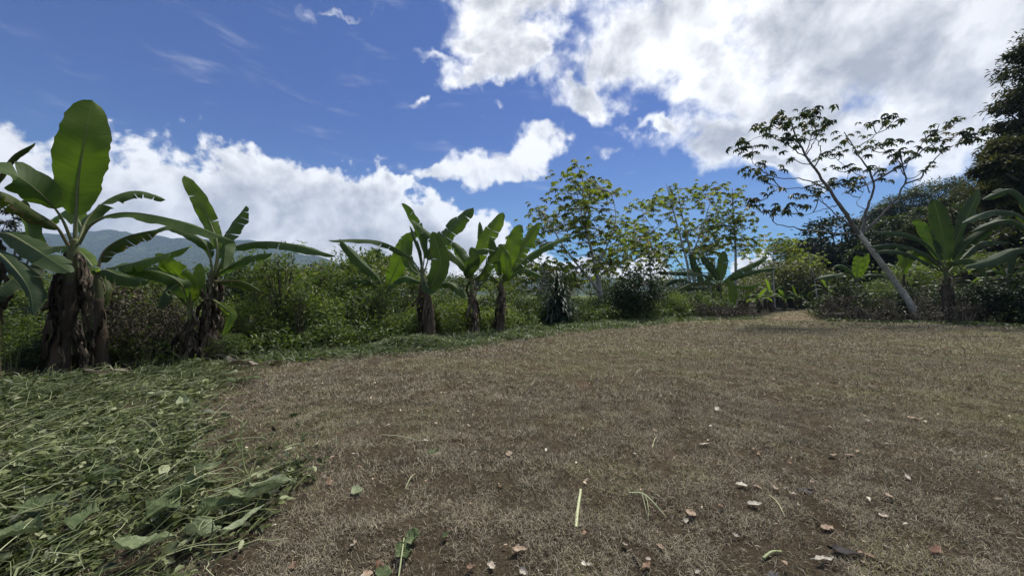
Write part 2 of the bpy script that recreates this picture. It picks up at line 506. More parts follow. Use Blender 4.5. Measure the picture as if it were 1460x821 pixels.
def dry_mat(name, stops, sc=7):
    m, t = new_mat(name)
    co = t.n('ShaderNodeTexCoord')
    st = attr(t, 'st', 'Vector')
    v = t.vm('MULTIPLY', st, (16, 2.2, 1))
    a = t.noise(v, 2.0, 6, .6)
    b = t.noise(co.outputs['Object'], sc, 5, .6)
    f = t.m('ADD', t.m('MULTIPLY', a, .5), t.m('ADD', t.m('MULTIPLY', b, .35), t.m('MULTIPLY', t.m('SUBTRACT', attr(t, 'rnd'), .35), .5)), clamp=True)
    c = t.ramp(f, stops)
    p = principled(t, c, .75, .15, bump=a, bstr=.8, bdist=.015)
    tr = t.n('ShaderNodeBsdfTranslucent')
    t.lk(c, tr.inputs[0])
    mx = t.n('ShaderNodeMixShader'); mx.inputs[0].default_value = .12
    t.lk(p.outputs[0], mx.inputs[1]); t.lk(tr.outputs[0], mx.inputs[2])
    return finish(m, t, mx.outputs[0])
M['dry'] = dry_mat('dry_banana_leaf', [(.3, (.022, .018, .013)), (.52, (.085, .068, .05)), (.72, (.24, .205, .155)), (.95, (.44, .40, .33))])
M['pale_dry'] = dry_mat('pale_dry_leaf', [(.3, (.06, .048, .034)), (.55, (.24, .2, .15)), (.9, (.52, .48, .41))])

def banana_mat(name, dark, light, under, edge_dry=.0, trans=.35, tgain=(1.7, 1.9, .5)):
    m, t = new_mat(name)
    st = attr(t, 'st', 'Vector')
    sp = t.n('ShaderNodeSeparateXYZ'); t.lk(st, sp.inputs[0])
    u, v = sp.outputs[0], sp.outputs[1]            # u: -1..1 across, v: metres along
    au = t.m('ABSOLUTE', u)
    co = t.n('ShaderNodeTexCoord')
    big = t.noise(co.outputs['Object'], 3.0, 4, .6)
    vein_v = t.n('ShaderNodeCombineXYZ')
    t.lk(t.m('MULTIPLY', t.m('SUBTRACT', v, t.m('MULTIPLY', au, .06)), 55), vein_v.inputs[0])
    t.lk(t.m('MULTIPLY', u, .6), vein_v.inputs[1])
    t.lk(attr(t, 'rnd'), vein_v.inputs[2])
    vein = t.noise(vein_v.outputs[0], 1.0, 3, .55)
    f = t.m('ADD', t.m('MULTIPLY', big, .6), t.m('ADD', t.m('MULTIPLY', vein, .95), t.m('SUBTRACT', attr(t, 'rnd'), .87)), clamp=True)
    top = t.mix(f, (*dark, 1), (*light, 1))
    geo = t.n('ShaderNodeNewGeometry')
    c = t.mix(t.m('MULTIPLY', geo.outputs['Backfacing'], .75), top, t.mix(t.m('MULTIPLY', vein, .5), (*under, 1), (*light, 1)))
    rib = t.m('SUBTRACT', 1.0, t.ss(au, .015, .05))
    c = t.mix(t.m('MULTIPLY', rib, .6), c, (.19, .22, .09, 1))
    if edge_dry:
        spots = t.noise(co.outputs['Object'], 9, 5, .65)
        e = t.ss(t.m('ADD', t.m('MULTIPLY', t.m('POWER', au, 5.0), .55), t.m('MULTIPLY', spots, .75)), 1.0-edge_dry, 1.08-edge_dry)
        c = t.mix(e, c, t.mix(spots, (.05, .035, .02, 1), (.2, .15, .08, 1)))
    p = principled(t, c, .58, .22, bump=vein, bstr=.6, bdist=.014)
    tr = t.n('ShaderNodeBsdfTranslucent')
    t.lk(t.mix(1.0, c, (*tgain, 1), 'MULTIPLY'), tr.inputs[0])
    mx = t.n('ShaderNodeMixShader'); mx.inputs[0].default_value = trans
    t.lk(p.outputs[0], mx.inputs[1]); t.lk(tr.outputs[0], mx.inputs[2])
    return finish(m, t, mx.outputs[0])
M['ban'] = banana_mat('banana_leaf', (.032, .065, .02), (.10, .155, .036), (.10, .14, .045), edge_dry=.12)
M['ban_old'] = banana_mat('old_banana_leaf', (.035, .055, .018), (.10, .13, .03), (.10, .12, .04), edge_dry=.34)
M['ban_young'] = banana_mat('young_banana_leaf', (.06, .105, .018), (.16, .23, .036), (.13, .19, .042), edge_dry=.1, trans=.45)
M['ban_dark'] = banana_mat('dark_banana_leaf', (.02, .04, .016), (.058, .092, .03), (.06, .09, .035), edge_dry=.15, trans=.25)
def plain(name, c1, c2, rough=.55):
    m, t = new_mat(name)
    co = t.n('ShaderNodeTexCoord')
    c = t.mix(t.noise(co.outputs['Object'], 6, 5, .6), (*c1, 1), (*c2, 1))
    return finish(m, t, principled(t, c, rough, .3).outputs[0])
M['rib'] = plain('banana_midrib', (.085, .10, .035), (.19, .21, .095))
M['rib_old'] = plain('old_banana_midrib', (.10, .085, .04), (.19, .16, .08))
M['stone'] = plain('grey_stone', (.09, .085, .075), (.22, .21, .19), .9)

# ------------------------------------------------------------------ the clearing: outlines on the ground
EDGE_L = [G(*p)[:2] for p in [(-120, 566), (0, 556), (120, 546), (250, 531), (340, 520), (430, 514), (520, 505), (640, 488), (720, 478), (800, 470), (900, 462), (1000, 457), (1075, 454)]]
EDGE_R = [G(*p)[:2] for p in [(1178, 458), (1240, 460), (1312, 461), (1390, 464), (1470, 468), (1600, 482), (1800, 520)]]
PATH_C = [(15.8, 21.6), (19.5, 25.2), (23.3, 29.5), (29.5, 35), (38, 41)]
pn = [np.array(p) for p in PATH_C]
path_l = [p+np.array([-1.25, 1.1]) for p in pn[1:]]
path_r = [p+np.array([1.25, -1.1]) for p in pn[1:]]
CLEAR = EDGE_L+path_l+path_r[::-1]+EDGE_R+[(20, -14), (-14, -14)]
PILE = [G(*p)[:2] for p in [(0, 554), (120, 548), (250, 533), (335, 522), (335, 545), (275, 575), (270, 610), (310, 645), (415, 690), (390, 738), (310, 782), (215, 830), (180, 900)]]+[np.array([-2.2, .9]), np.array([-9, .9]), np.array([-11, 5.5])]

# ground sheet
def build_ground():
    k = 8.4; a = 1.6; n = 420
    u = np.linspace(-1, 1, n+1)
    xs = a*np.sinh(k*u); ys = a*np.sinh(k*u)+3.4
    X, Y = np.meshgrid(xs, ys)
    Z = hgt(X, Y)
    V = np.stack([X, Y, Z], -1).reshape(-1, 3)
    i = np.arange(n)[:, None]*(n+1)+np.arange(n)[None]
    Q = np.stack([i, i+1, i+n+2, i+n+1], -1).reshape(-1, 4)
    mb = MB()
    c = inpoly(V[:, 0], V[:, 1], CLEAR).astype(float)
    mb.add(V, Q=Q, rnd=c)
    m, t = new_mat('mown_earth')
    co = t.n('ShaderNodeTexCoord')
    o = co.outputs['Object']
    fine = t.noise(o, 38, 8, .72)
    mid = t.noise(o, 7, 6, .65)
    big = t.noise(o, .55, 4, .55)
    strw = t.noise(t.vm('MULTIPLY', o, (26, 90, 10)), 1.0, 5, .7, 1.2)
    soil = t.ramp(t.m('ADD', t.m('MULTIPLY', fine, .6), t.m('MULTIPLY', mid, .4)), [(.3, (.028, .021, .013)), (.55, (.125, .097, .062)), (.75, (.29, .235, .16))])
    soil = t.mix(t.ss(strw, .58, .75), soil, (.22, .185, .135, 1))
    olive = t.ramp(fine, [(.3, (.03, .03, .018)), (.7, (.13, .125, .075))])
    soil = t.mix(t.m('MULTIPLY', t.ss(big, .45, .68), .6), soil, olive)
    red = t.mix(t.m('MULTIPLY', t.ss(t.noise(o, .9, 3, .5), .58, .74), .55), soil, (.19, .125, .082, 1))
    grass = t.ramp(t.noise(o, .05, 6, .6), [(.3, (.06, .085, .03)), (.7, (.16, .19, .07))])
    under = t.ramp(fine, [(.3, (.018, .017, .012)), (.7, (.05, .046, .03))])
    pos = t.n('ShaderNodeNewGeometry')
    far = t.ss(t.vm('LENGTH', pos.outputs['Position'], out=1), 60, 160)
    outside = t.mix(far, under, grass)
    c = t.mix(attr(t, 'rnd'), outside, red)
    h = t.m('ADD', t.m('MULTIPLY', fine, .6), t.m('MULTIPLY', strw, .5))
    p = principled(t, c, .95, .05, bump=h, bstr=1.0, bdist=.06)
    finish(m, t, p.outputs[0])
    tag(mb.build('ground', m), 'mown brown clearing of dry cut grass running to the trees', 'ground', kind='structure')
build_ground()

def build_path():
    P = smooth_path([(*p, 0) for p in PATH_C], 40)
    T = unit(np.gradient(P, axis=0)); Nn = np.stack([-T[:, 1], T[:, 0], np.zeros(len(P))], 1)
    rows = []
    offs = np.linspace(-1, 1, 9)
    for i, (p, n_) in enumerate(zip(P, Nn)):
        wl = 1.15+.25*math.sin(i*.9)+.2*math.sin(i*2.3)
        rows.append(p+n_*offs[:, None]*wl)
    V = np.array(rows); k = len(offs)
    V[..., 2] = hgt(V[..., 0], V[..., 1])+.03
    i = np.arange(len(P)-1)[:, None]*k+np.arange(k-1)[None]
    Q = np.stack([i, i+1, i+k+1, i+k], -1).reshape(-1, 4)
    mb = MB(); mb.add(V.reshape(-1, 3), Q=Q)
    m, t = new_mat('dirt_path')
    co = t.n('ShaderNodeTexCoord')
    f = t.noise(co.outputs['Object'], 4, 7, .7)
    c = t.ramp(f, [(.3, (.12, .085, .055)), (.7, (.26, .195, .13))])
    finish(m, t, principled(t, c, .95, .05, bump=f, bstr=.6, bdist=.03).outputs[0])
    tag(mb.build('path', m), 'bare earth path leaving the clearing between the bushes', 'path', kind='structure')
build_path()

# ------------------------------------------------------------------ hills
def hill_mat(name, stops, sc):
    m, t = new_mat(name)
    co = t.n('ShaderNodeTexCoord')
    f = t.noise(co.outputs['Object'], sc, 8, .68)
    vor = t.n('ShaderNodeTexVoronoi'); vor.inputs['Scale'].default_value = sc*6
    t.lk(co.outputs['Object'], vor.inputs['Vector'])
    h = t.m('SUBTRACT', 1.0, vor.outputs['Distance'])
    c = t.ramp(t.m('ADD', t.m('MULTIPLY', f, .75), t.m('MULTIPLY', h, .25)), stops)
    return finish(m, t, principled(t, c, .9, .05, bump=t.m('ADD', h, f), bstr=1.0, bdist=6).outputs[0])
def build_far_hills():
    prof_px = [-900, -500, -200, 0, 60, 130, 200, 270, 345, 400, 440, 480, 560, 700, 860, 980, 1100, 1300]
    prof_py = [340, 318, 322, 333, 327, 331, 334, 339, 343, 358, 368, 380, 392, 397, 392, 402, 408, 412]
    a = np.linspace(-900, 1300, 260); d = np.linspace(0, 1, 60)
    A, Dd = np.meshgrid(a, d)
    Y0 = 1950.0
    ridge = (420-np.interp(A, prof_px, prof_py))/F_PX*Y0
    Yd = 1050+Dd*1500
    X = (A-CX)/F_PX*Y0*(.75+.25*Dd)
    shape = np.where(Yd < Y0, np.clip((Yd-1050)/(Y0-1050), 0, 1)**1.25, np.clip(1-(Yd-Y0)/900, 0, 1))
    rough = (fb(X, Yd, 330, 5)-.5)*.55+(fb(X, Yd, 45, 2)-.5)*.09
    Z = ridge*shape*(1+rough*np.clip(1.5-shape, .12, 1))+(fb(X, Yd, 22, 2)-.5)*9*np.clip(shape*3, 0, 1)-2
    V = np.stack([X, Yd, Z], -1).reshape(-1, 3)
    n = len(a)
    i = np.arange(len(d)-1)[:, None]*n+np.arange(n-1)[None]
    mb = MB(); mb.add(V, Q=np.stack([i, i+1, i+n+1, i+n], -1).reshape(-1, 4))
    m = hill_mat('wooded_hill', [(.3, (.02, .03, .014)), (.55, (.045, .06, .022)), (.68, (.10, .12, .05))], .012)
    tag(mb.build('hills', m), 'far wooded mountain ridge fading to blue on the left', 'hill', kind='structure')
build_far_hills()

def hill_h(X, Y):
    b = np.maximum(0, X-25.5-.36*np.maximum(0, Y-26))
    return np.minimum(b*.33, 24)*(1+.25*(fb(X, Y, 14)-.5))-.25+.5*np.clip(b, 0, 1)*(fb(X, Y, 3)-.5)
def build_hillside():
    x = np.linspace(20, 230, 150); y = np.linspace(-30, 190, 150)
    X, Y = np.meshgrid(x, y)
    V = np.stack([X, Y, hill_h(X, Y)], -1).reshape(-1, 3)
    i = np.arange(149)[:, None]*150+np.arange(149)[None]
    mb = MB(); mb.add(V, Q=np.stack([i, i+1, i+151, i+150], -1).reshape(-1, 4))
    m = hill_mat('hillside_earth', [(.3, (.025, .03, .014)), (.6, (.06, .07, .025)), (.75, (.11, .115, .045))], .2)
    tag(mb.build('hillside', m), 'green hillside rising behind the clearing on the right', 'hill', kind='structure')
build_hillside()

# ------------------------------------------------------------------ cut grass, piles, ground cover (uncountable)
def build_thatch():
    mb = MB()
    for (y0, y1, dens, L0, L1, wd, lift) in [(1.2, 3, 12000, .014, .052, .0022, .013), (3, 5.2, 8000, .018, .062, .0028, .016), (5.2, 9, 3000, .03, .09, .0046, .022),
                                             (9, 16, 800, .05, .15, .009, .03), (16, 33, 150, .10, .28, .018, .045)]:
        wmax = 1.65*y1+1.5
        k = int(2*wmax*(y1-y0)*dens)
        x = rng.uniform(-wmax, wmax, k); y = rng.uniform(y0, y1, k)
        keep = (np.abs(x) < 1.65*y+1.5) & inpoly(x, y, CLEAR)
        x, y = x[keep], y[keep]
        den = fb(x, y, .7, 3)
        keep = rng.random(len(x)) < np.clip((den-.2)*4.0, .5, 1)*np.clip((fb(x, y, .19+.012*y.clip(0, 12), 2)-.28)*4.5, .22, 1)
        keep &= ~(inpoly(x, y, PILE) & (rng.random(len(x)) < .6))
        x, y = x[keep], y[keep]
        k = len(x)
        base = np.clip(rng.normal(.33, .2, k)+.35*(fb(x, y, .22, 2)-.5), 0, .66)
        green = np.clip((fb(x, y, 3.2, 3)-.45)*4, 0, 1)*.5+np.clip((y-9)/14, 0, 1)*.25+np.clip((x-2)/8, 0, 1)*.14+np.clip((fb(x+50, y, .6, 2)-.6)*6, 0, 1)*.4
        g = rng.random(k) < green
        base[g] = rng.uniform(.66, .9, g.sum())
        pale = rng.random(k) < .045
        base[pale] = rng.uniform(.9, 1, pale.sum())
        L = rng.uniform(L0, L1, k)
        az_ = rng.uniform(0, 2*math.pi, k)
        lf = np.abs(rng.normal(0, lift, k))+.3*lift
        P = np.stack([x, y, hgt(x, y)+.003+.02*np.clip(fb(x, y, .16, 2)-.35, 0, 1)*rng.random(k)], 1)
        blades(mb, P, az_, L, np.full(k, wd)*rng.uniform(.6, 1.4, k), lf, base)
    tag(mb.build('cut_grass', M['thatch'], smooth=False), 'dry brown mown grass scattered over the whole clearing', 'grass', kind='stuff')
build_thatch()

def build_crumbs():
    mb = MB(); k = 2600
    y = 2+rng.random(k)**.8*18; x = rng.uniform(-1.5, 1.55, k)*y
    ok = inpoly(x, y, CLEAR) & ~inpoly(x, y, PILE); x, y = x[ok], y[ok]; k = len(x)
    D = randdir(k); D[:, 2] *= .25
    N = unit(np.array([0, 0, 1.0])+rng.normal(0, .4, (k, 3)))
    L = rng.uniform(.012, .034, k)*(1+.05*y)
    leaves(mb, np.stack([x, y, hgt(x, y)+.03], 1), D, N, L, L*rng.uniform(.4, .8, k), np.clip(rng.normal(.52, .22, k), 0, .95), fold=.25, curl=.3, shape='oval')
    tag(mb.build('leaf_crumbs', M['litter']), 'tiny pale crumbs of broken dry leaf strewn over the mown ground', 'leaf litter', kind='stuff')
build_crumbs()
def build_pile():
    poly = np.array([p[:2] for p in PILE])
    lo, hi = poly.min(0), poly.max(0)
    def samp(k, pw=0.0):
        x = rng.uniform(lo[0], hi[0], k); y = rng.uniform(lo[1], hi[1], k)
        jx, jy = x+rng.normal(0, .17, k)*(1+rng.exponential(.5, k)), y+rng.normal(0, .17, k)*(1+rng.exponential(.5, k))
        ok = inpoly(jx, jy, poly)
        return x[ok], y[ok]
    mb = MB()
    def mound(x, y):
        return .05+.16*fb(x, y, .9, 3)
    x, y = samp(190000)
    nearp = rng.random(len(x)) < np.clip(3.2/np.maximum(y, 1), .35, 1)
    x, y = x[nearp], y[nearp]
    keep = rng.random(len(x)) < np.clip((fb(x, y, .4, 3)-.33)*4.0, .04, 1)*np.clip(1.25-.055*y, .5, 1)
    x, y = x[keep], y[keep]; k = len(x)
    z = hgt(x, y)+mound(x, y)*rng.uniform(.02, 1, k)
    az_ = rng.uniform(0, 2*math.pi, k)
    D = np.stack([np.cos(az_), np.sin(az_), rng.normal(0, .3, k)], 1)
    N = unit(np.array([0, 0, 1.0])+rng.normal(0, .55, (k, 3)))
    L = rng.uniform(.025, .075, k)*(1+.07*y); bigl = rng.random(k) < .1; L *= .88; L[bigl] *= 1.7
    r_ = np.clip(rng.normal(.36, .22, k), 0, .9); r_[rng.random(k) < .07] = rng.uniform(.9, 1)
    leaves(mb, np.stack([x, y, z], 1), D, N, L, L*rng.uniform(.3, .7, k), r_, fold=.16, curl=.2, shape='oval')
    # grass blades among them
    x, y = samp(26000); k = len(x)
    z = hgt(x, y)+mound(x, y)*rng.uniform(.1, 1.05, k)
    blades(mb, np.stack([x, y, z], 1), rng.normal(.6, .9, k), rng.uniform(.08, .32, k), rng.uniform(.004, .009, k), np.abs(rng.normal(0, .05, k)), np.clip(rng.normal(.45, .2, k), 0, 1))
    tag(mb.build('cut_weeds', M['pile']), 'heap of freshly cut green weeds covering the ground at the left', 'weeds', kind='stuff')
    ms = MB()
    x, y = samp(2900); k = len(x)
    for i in range(k):
        L = random.uniform(.12, .5)*(1 if y[i] < 4 else .7); a = random.gauss(1.0, 1.1); n = 6
        t = np.linspace(0, 1, n)
        bend = random.gauss(0, .5)
        an = a+bend*t+np.cumsum(np.random.choice([0, 0, 0, -.8, .8], n)*.7)
        st = L/(n-1)
        px = x[i]+np.cumsum(np.cos(an))*st; py = y[i]+np.cumsum(np.sin(an))*st
        h0 = .08+.17*random.random(); up = max(0, random.gauss(.0, .12)) if random.random() < .4 else .02
        pz = hgt(px, py)+h0+up*np.sin(t*math.pi*.8)+random.gauss(0, .02)*t
        tube(ms, np.stack([px, py, pz], 1), [random.uniform(.0016, .0036), .0011], 3, rnd=min(1, max(0, random.gauss(.62, .28))), cap=False)
    tag(ms.build('cut_stalks', M['stalk']), 'thin pale stalks tangled through the heap of cut weeds', 'stalks', kind='stuff')
build_pile()

def along(edge, k, t0, t1, jitter=.3, frac=(0, 1)):
    E = np.array(edge); seg = np.linalg.norm(np.diff(E, axis=0), axis=1); s = np.concatenate([[0], np.cumsum(seg)])
    q = rng.uniform(frac[0], frac[1], k)*s[-1]
    x = np.interp(q, s, E[:, 0]); y = np.interp(q, s, E[:, 1])
    i = np.clip(np.searchsorted(s, q)-1, 0, len(seg)-1)
    T = (E[1:]-E[:-1])/seg[:, None]
    nx, ny = -T[i, 1], T[i, 0]
    o = rng.uniform(t0, t1, k)
    return x+nx*o+rng.normal(0, jitter, k), y+ny*o+rng.normal(0, jitter, k), o

def build_dry_heap():
    mb = MB(); k = 9000
    c = G(585, 497)[:2]; d = np.array([.82, .57])
    a, b = rng.normal(0, 1.0, k), rng.normal(0, .38, k)
    x = c[0]+d[0]*a-d[1]*b; y = c[1]+d[1]*a+d[0]*b
    hz = .32*np.exp(-(a/1.1)**2-(b/.45)**2)*(.5+fb(x, y, .3))
    P = np.stack([x, y, hgt(x, y)+hz*np.sqrt(rng.random(k))+.01], 1)
    blades(mb, P, rng.uniform(0, 6.28, k), rng.uniform(.08, .4, k), rng.uniform(.006, .014, k), np.abs(rng.normal(.02, .04, k)), np.clip(rng.normal(.5, .28, k), 0, 1))
    kk = k//2; sel = rng.integers(0, k, kk); Pl = P[sel]+rng.normal(0, .03, (kk, 3)); Ll = rng.uniform(.05, .14, kk)
    leaves(mb, Pl, randdir(kk)*np.array([1, 1, .4]), unit(np.array([0, 0, 1.0])+rng.normal(0, .5, (kk, 3))), Ll, Ll*.5, np.clip(rng.normal(.5, .25, kk), 0, 1), curl=.15)
    tag(mb.build('cuttings', M['edge']), 'low heap of cut weeds and straw in front of the thick stemmed banana plant', 'cuttings', kind='stuff')
build_dry_heap()

def build_edge_weeds():
    mb = MB()
    for fr, k, t0, t1, hh in [((.28, 1), 26000, -.45, 1.1, .2), ((.02, .45), 9000, -.2, 1.0, .18), ((.3, .72), 15000, -1.2, .5, .16)]:
        x, y, o = along(EDGE_L, k, t0, t1, .2, fr)
        keep = rng.random(len(x)) < np.clip((fb(x, y, .9, 3)-.3)*3, .05, 1)
        x, y = x[keep], y[keep]; k = len(x)
        z = hgt(x, y)+hh*fb(x, y, .8)*rng.uniform(0, 1.2, k)
        az_ = rng.uniform(0, 2*math.pi, k)
        D = np.stack([np.cos(az_), np.sin(az_), rng.normal(.1, .4, k)], 1)
        N = unit(np.array([0, 0, 1.0])+rng.normal(0, .5, (k, 3)))
        L = rng.uniform(.05, .12, k)*(1+.05*y)
        leaves(mb, np.stack([x, y, z], 1), D, N, L, L*rng.uniform(.3, .6, k), np.clip(rng.normal(.45, .22, k), 0, 1), curl=.15)
        kk = k//2
        blades(mb, np.stack([x, y, z], 1)[:kk], rng.uniform(0, 6.28, kk), rng.uniform(.1, .35, kk), rng.uniform(.008, .016, kk), np.abs(rng.normal(.06, .06, kk)), np.clip(rng.normal(.6, .2, kk), 0, 1))
    x, y, o = along(EDGE_R, 9000, -.3, .9, .2)
    k = len(x); z = hgt(x, y)+.2*rng.random(k)*fb(x, y, .8)
    az_ = rng.uniform(0, 6.28, k)
    leaves(mb, np.stack([x, y, z], 1), np.stack([np.cos(az_), np.sin(az_), rng.normal(.1, .4, k)], 1), unit(np.array([0, 0, 1.0])+rng.normal(0, .5, (k, 3))),
           rng.uniform(.1, .22, k), rng.uniform(.05, .1, k), np.clip(rng.normal(.3, .22, k), 0, 1))
    tag(mb.build('edge_weeds', M['edge']), 'low strip of green weeds along the rim of the clearing', 'weeds', kind='stuff')
build_edge_weeds()

STEMS = [at(px, 440, Y)[:2] for px, Y in [(612, 12.6), (679, 13.6), (713, 14.0), (291, 8.2), (82, 6.9), (793, 17.4), (146, 7.6)]]
def clear_front(x, y):
    keep = np.ones(len(x), bool)
    for sx, sy in STEMS:
        d = np.array([sx, sy])/math.hypot(sx, sy)
        for q, rad in ((.1, .45), (.8, .6), (1.5, .7)):
            keep &= np.hypot(x-(sx-d[0]*q), y-(sy-d[1]*q)) > rad
    return keep
def undergrowth(name, label, edge, k, t0, t1, hfun, mat, frac=(0, 1), lsize=(.05, .11), stems=500, rb=(.45, .2)):
    mb = MB()
    x, y, o = along(edge, k, t0, t1, .3, frac)
    kk = clear_front(x, y); x, y, o = x[kk], y[kk], o[kk]
    hz = hfun(x, y, o)
    z = hgt(x, y)+hz*np.sqrt(rng.random(len(x)))*1.0
    k = len(x)
    az_ = rng.uniform(0, 6.28, k)
    D = np.stack([np.cos(az_), np.sin(az_), rng.normal(0, .6, k)], 1)
    N = unit(np.array([0, -.25, 1.0])+rng.normal(0, .6, (k, 3)))
    L = rng.uniform(*lsize, k)*(1+.045*y)
    leaves(mb, np.stack([x, y, z], 1), D, N, L, L*rng.uniform(.28, .55, k), np.clip(rng.normal(*rb, k), 0, 1), curl=.15)
    x, y, o = along(edge, stems, t0, t1, .3, frac)
    kk = clear_front(x, y); x, y, o = x[kk], y[kk], o[kk]
    hz = hfun(x, y, o)
    for i in range(len(x)):
        h = hz[i]*random.uniform(.7, 1.25)
        a, l = random.uniform(0, 6.28), random.uniform(0, .35)*h
        P = smooth_path([(x[i], y[i], 0), (x[i]+l*.3*math.cos(a), y[i]+l*.3*math.sin(a), h*.55), (x[i]+l*math.cos(a), y[i]+l*math.sin(a), h)], 4)
        tube(mb, P, [.008+.0006*y[i], .003], 3, rnd=.9, cap=False)
    return tag(mb.build(name, mat), label, 'undergrowth', kind='stuff')
hn = lambda a, b, s: (lambda x, y, o: a+(b-a)*np.clip(fb(x, y, s, 3)*1.9-.45, 0, 1)*np.clip(.12+o/2.6, .1, 1))
undergrowth('undergrowth', 'tangled green undergrowth behind the banana plants at the left', EDGE_L, 52000, .7, 4.2, hn(.2, 1.8, .9), M['weed'], (.0, .99), stems=900)
undergrowth('undergrowth', 'bright green weeds standing between the left and the middle banana plants', EDGE_L, 15000, .8, 2.4, hn(.5, 1.5, .8), M['weed_light'], (.27, .44), (.04, .09), stems=300)
undergrowth('undergrowth', 'dark tangled undergrowth under the trees at the right rim', EDGE_R, 26000, 1.2, 6.0, hn(.2, 2.9, 1.5), M['hill'], lsize=(.07, .13), stems=300)
undergrowth('undergrowth', 'brown dry weeds at the foot of the leaning tree', EDGE_R, 4500, .2, 2.4, hn(.2, 2.2, .8), M['brown'], (.0, .3), (.05, .1), stems=420, rb=(.35, .2))
undergrowth('undergrowth', 'brown leafless stalks along the rim between the path bananas and the path', EDGE_L, 2500, .1, 1.3, hn(.5, 1.6, .7), M['brown'], (.86, 1.0), (.05, .09), stems=420, rb=(.4, .2))

def build_hill_cover():
    mb = MB()
    k = 60000
    Y = rng.uniform(14, 125, k)**1.0; X = rng.uniform(26, 150, k)
    ok = (hill_h(X, Y) > .05) & (X < 2.1*Y+8) & (rng.random(k) < np.clip(42/Y, .25, 1))
    X, Y = X[ok], Y[ok]; k = len(X)
    z = hill_h(X, Y)+rng.random(k)*(.5+2.6*np.clip(fb(X, Y, 4, 3)*2-.7, 0, 1))
    az_ = rng.uniform(0, 6.28, k)
    L = rng.uniform(.18, .4, k)*(.6+Y/60)
    leaves(mb, np.stack([X, Y, z], 1), np.stack([np.cos(az_), np.sin(az_), rng.normal(0, .5, k)], 1), unit(np.array([-.3, -.3, 1.0])+rng.normal(0, .5, (k, 3))),
           L, L*.5, np.clip(rng.normal(.3, .2, k)+.5*(fb(X, Y, 9)-.35), 0, 1))
    tag(mb.build('hillside_scrub', M['weed_light']), 'yellow green scrub covering the slope at the right', 'scrub', kind='stuff')
build_hill_cover()

# ------------------------------------------------------------------ banana plants
def leaf_profile(t):
    p = np.clip(t, 0, 1)**.38*np.clip(1-np.clip(t, 0, 1)**4.0, 0, 1)**.62*(1.17-.40*t)
    return p
def banana_leaf(parent, org, ctrl, width, facing='u', pf=.16, fold=.35, tears=5, mat='ban', n=34, rib=True, ribmat='rib', asym=0.0, rr=.022, wave=.03, name='leaf'):
    P = smooth_path(ctrl, n)
    T = unit(np.gradient(P, axis=0))
    if isinstance(facing, str):
        if facing == 'c':
            Nh = unit(CAM-P)
        elif facing == 'b':
            Nh = -unit(CAM-P)
        else:
            Nh = np.tile(np.array([0, 0, 1.0]), (n+1, 1))
            d = np.array(P[-1]-P[0]); d[2] = 0
            bend = unit(d[None])[0] if np.linalg.norm(d) > .05 else np.array([0, 1.0, 0])
            Nh = unit(Nh-.35*bend)
    else:
        Nh = np.tile(unit(np.array(facing, float)*np.array([1, 1.6 if isinstance(facing, tuple) else 1, 1])[None])[0], (n+1, 1))
    Sd = unit(np.cross(T, Nh)); N = np.cross(Sd, T)
    s = np.concatenate([[0], np.cumsum(np.linalg.norm(np.diff(P, axis=0), axis=1))])
    Lt = s[-1]; t = (s/Lt-pf)/(1-pf)
    i0 = int(np.searchsorted(t, 0.0))
    if isinstance(facing, tuple) and width < .8:
        width *= 1.25; fold = fold*1.25+.08
    if isinstance(facing, str) and facing == 'c' and abs(P[0][1]) > 10: width *= 1.12
    half = width/2*np.where(t > 0, leaf_profile(np.maximum(t, 1e-4)), 0)
    mb = MB(); rv = random.uniform(.35, .7)
    J = np.array([0, .3, .65, 1.0])
    ph = random.uniform(0, 6)
    for side in (1, -1):
        cuts = sorted(set([i0, n]+[random.randrange(i0+3, n-2, 3) for _ in range(int(rng.poisson(tears*1.5)) if tears else 0)]))
        wv1, wv2 = random.uniform(.5, 1.1), random.uniform(1.7, 2.6)
        fine_wob = [1+.045*math.sin(i*wv1+ph*side)+.03*math.sin(i*wv2+ph*2)+random.gauss(0, .012) for i in range(n+1)]
        for a, b in zip(cuts[:-1], cuts[1:]):
            idx = np.arange(a, b+1)
            th0 = fold; thr = random.gauss(0, .2)*(1 if tears else .3)
            m_ = len(idx)
            gap = random.uniform(.02, .22) if (tears and a > i0) else 0
            gap2 = random.uniform(.02, .22) if (tears and b < n) else 0
            rows = []
            for q, i in enumerate(idx):
                hw = half[i]*(1+asym*side)*fine_wob[i]
                tt = P[i]
                pull = 0
                if q == 0 and gap: pull = gap
                if q == m_-1 and gap2: pull = -gap2
                step = Lt/n
                th = th0*(.35+.65*J)+thr*np.clip(J-.2, 0, 1)
                wv = wave*np.sin(i*.85+ph+side)*J**2*width
                off = (Sd[i]*side*(hw*J*np.cos(th))[:, None]-N[i]*(hw*J*np.sin(th)+wv)[:, None]+T[i]*(.22*hw*J**1.3+pull*step*np.clip(J-.2, 0, 1)*1.3)[:, None])
                rows.append(tt+off)
            V = np.array(rows).reshape(-1, 3)
            g = np.arange(m_-1)[:, None]*4+np.arange(3)[None]
            Q = np.stack([g, g+1, g+5, g+4], -1).reshape(-1, 4)
            if side == 1: Q = Q[:, ::-1]
            st = np.zeros((len(V), 3)); st[:, 0] = np.tile(J*side, m_); st[:, 1] = np.repeat(s[idx], 4)
            mb.add(V-org, Q=Q[:, ::-1], rnd=rv, st=st)
    lf = mb.build(name, M[mat], parent)
    if rib:
        rbm = MB()
        e = int(n*.96)
        tube(rbm, (P-N*.006)[:e]-org, [rr*1.25, rr, rr*.6, rr*.3, rr*.12], 6)
        rbm.build('midrib', M[ribmat], lf)
    return lf

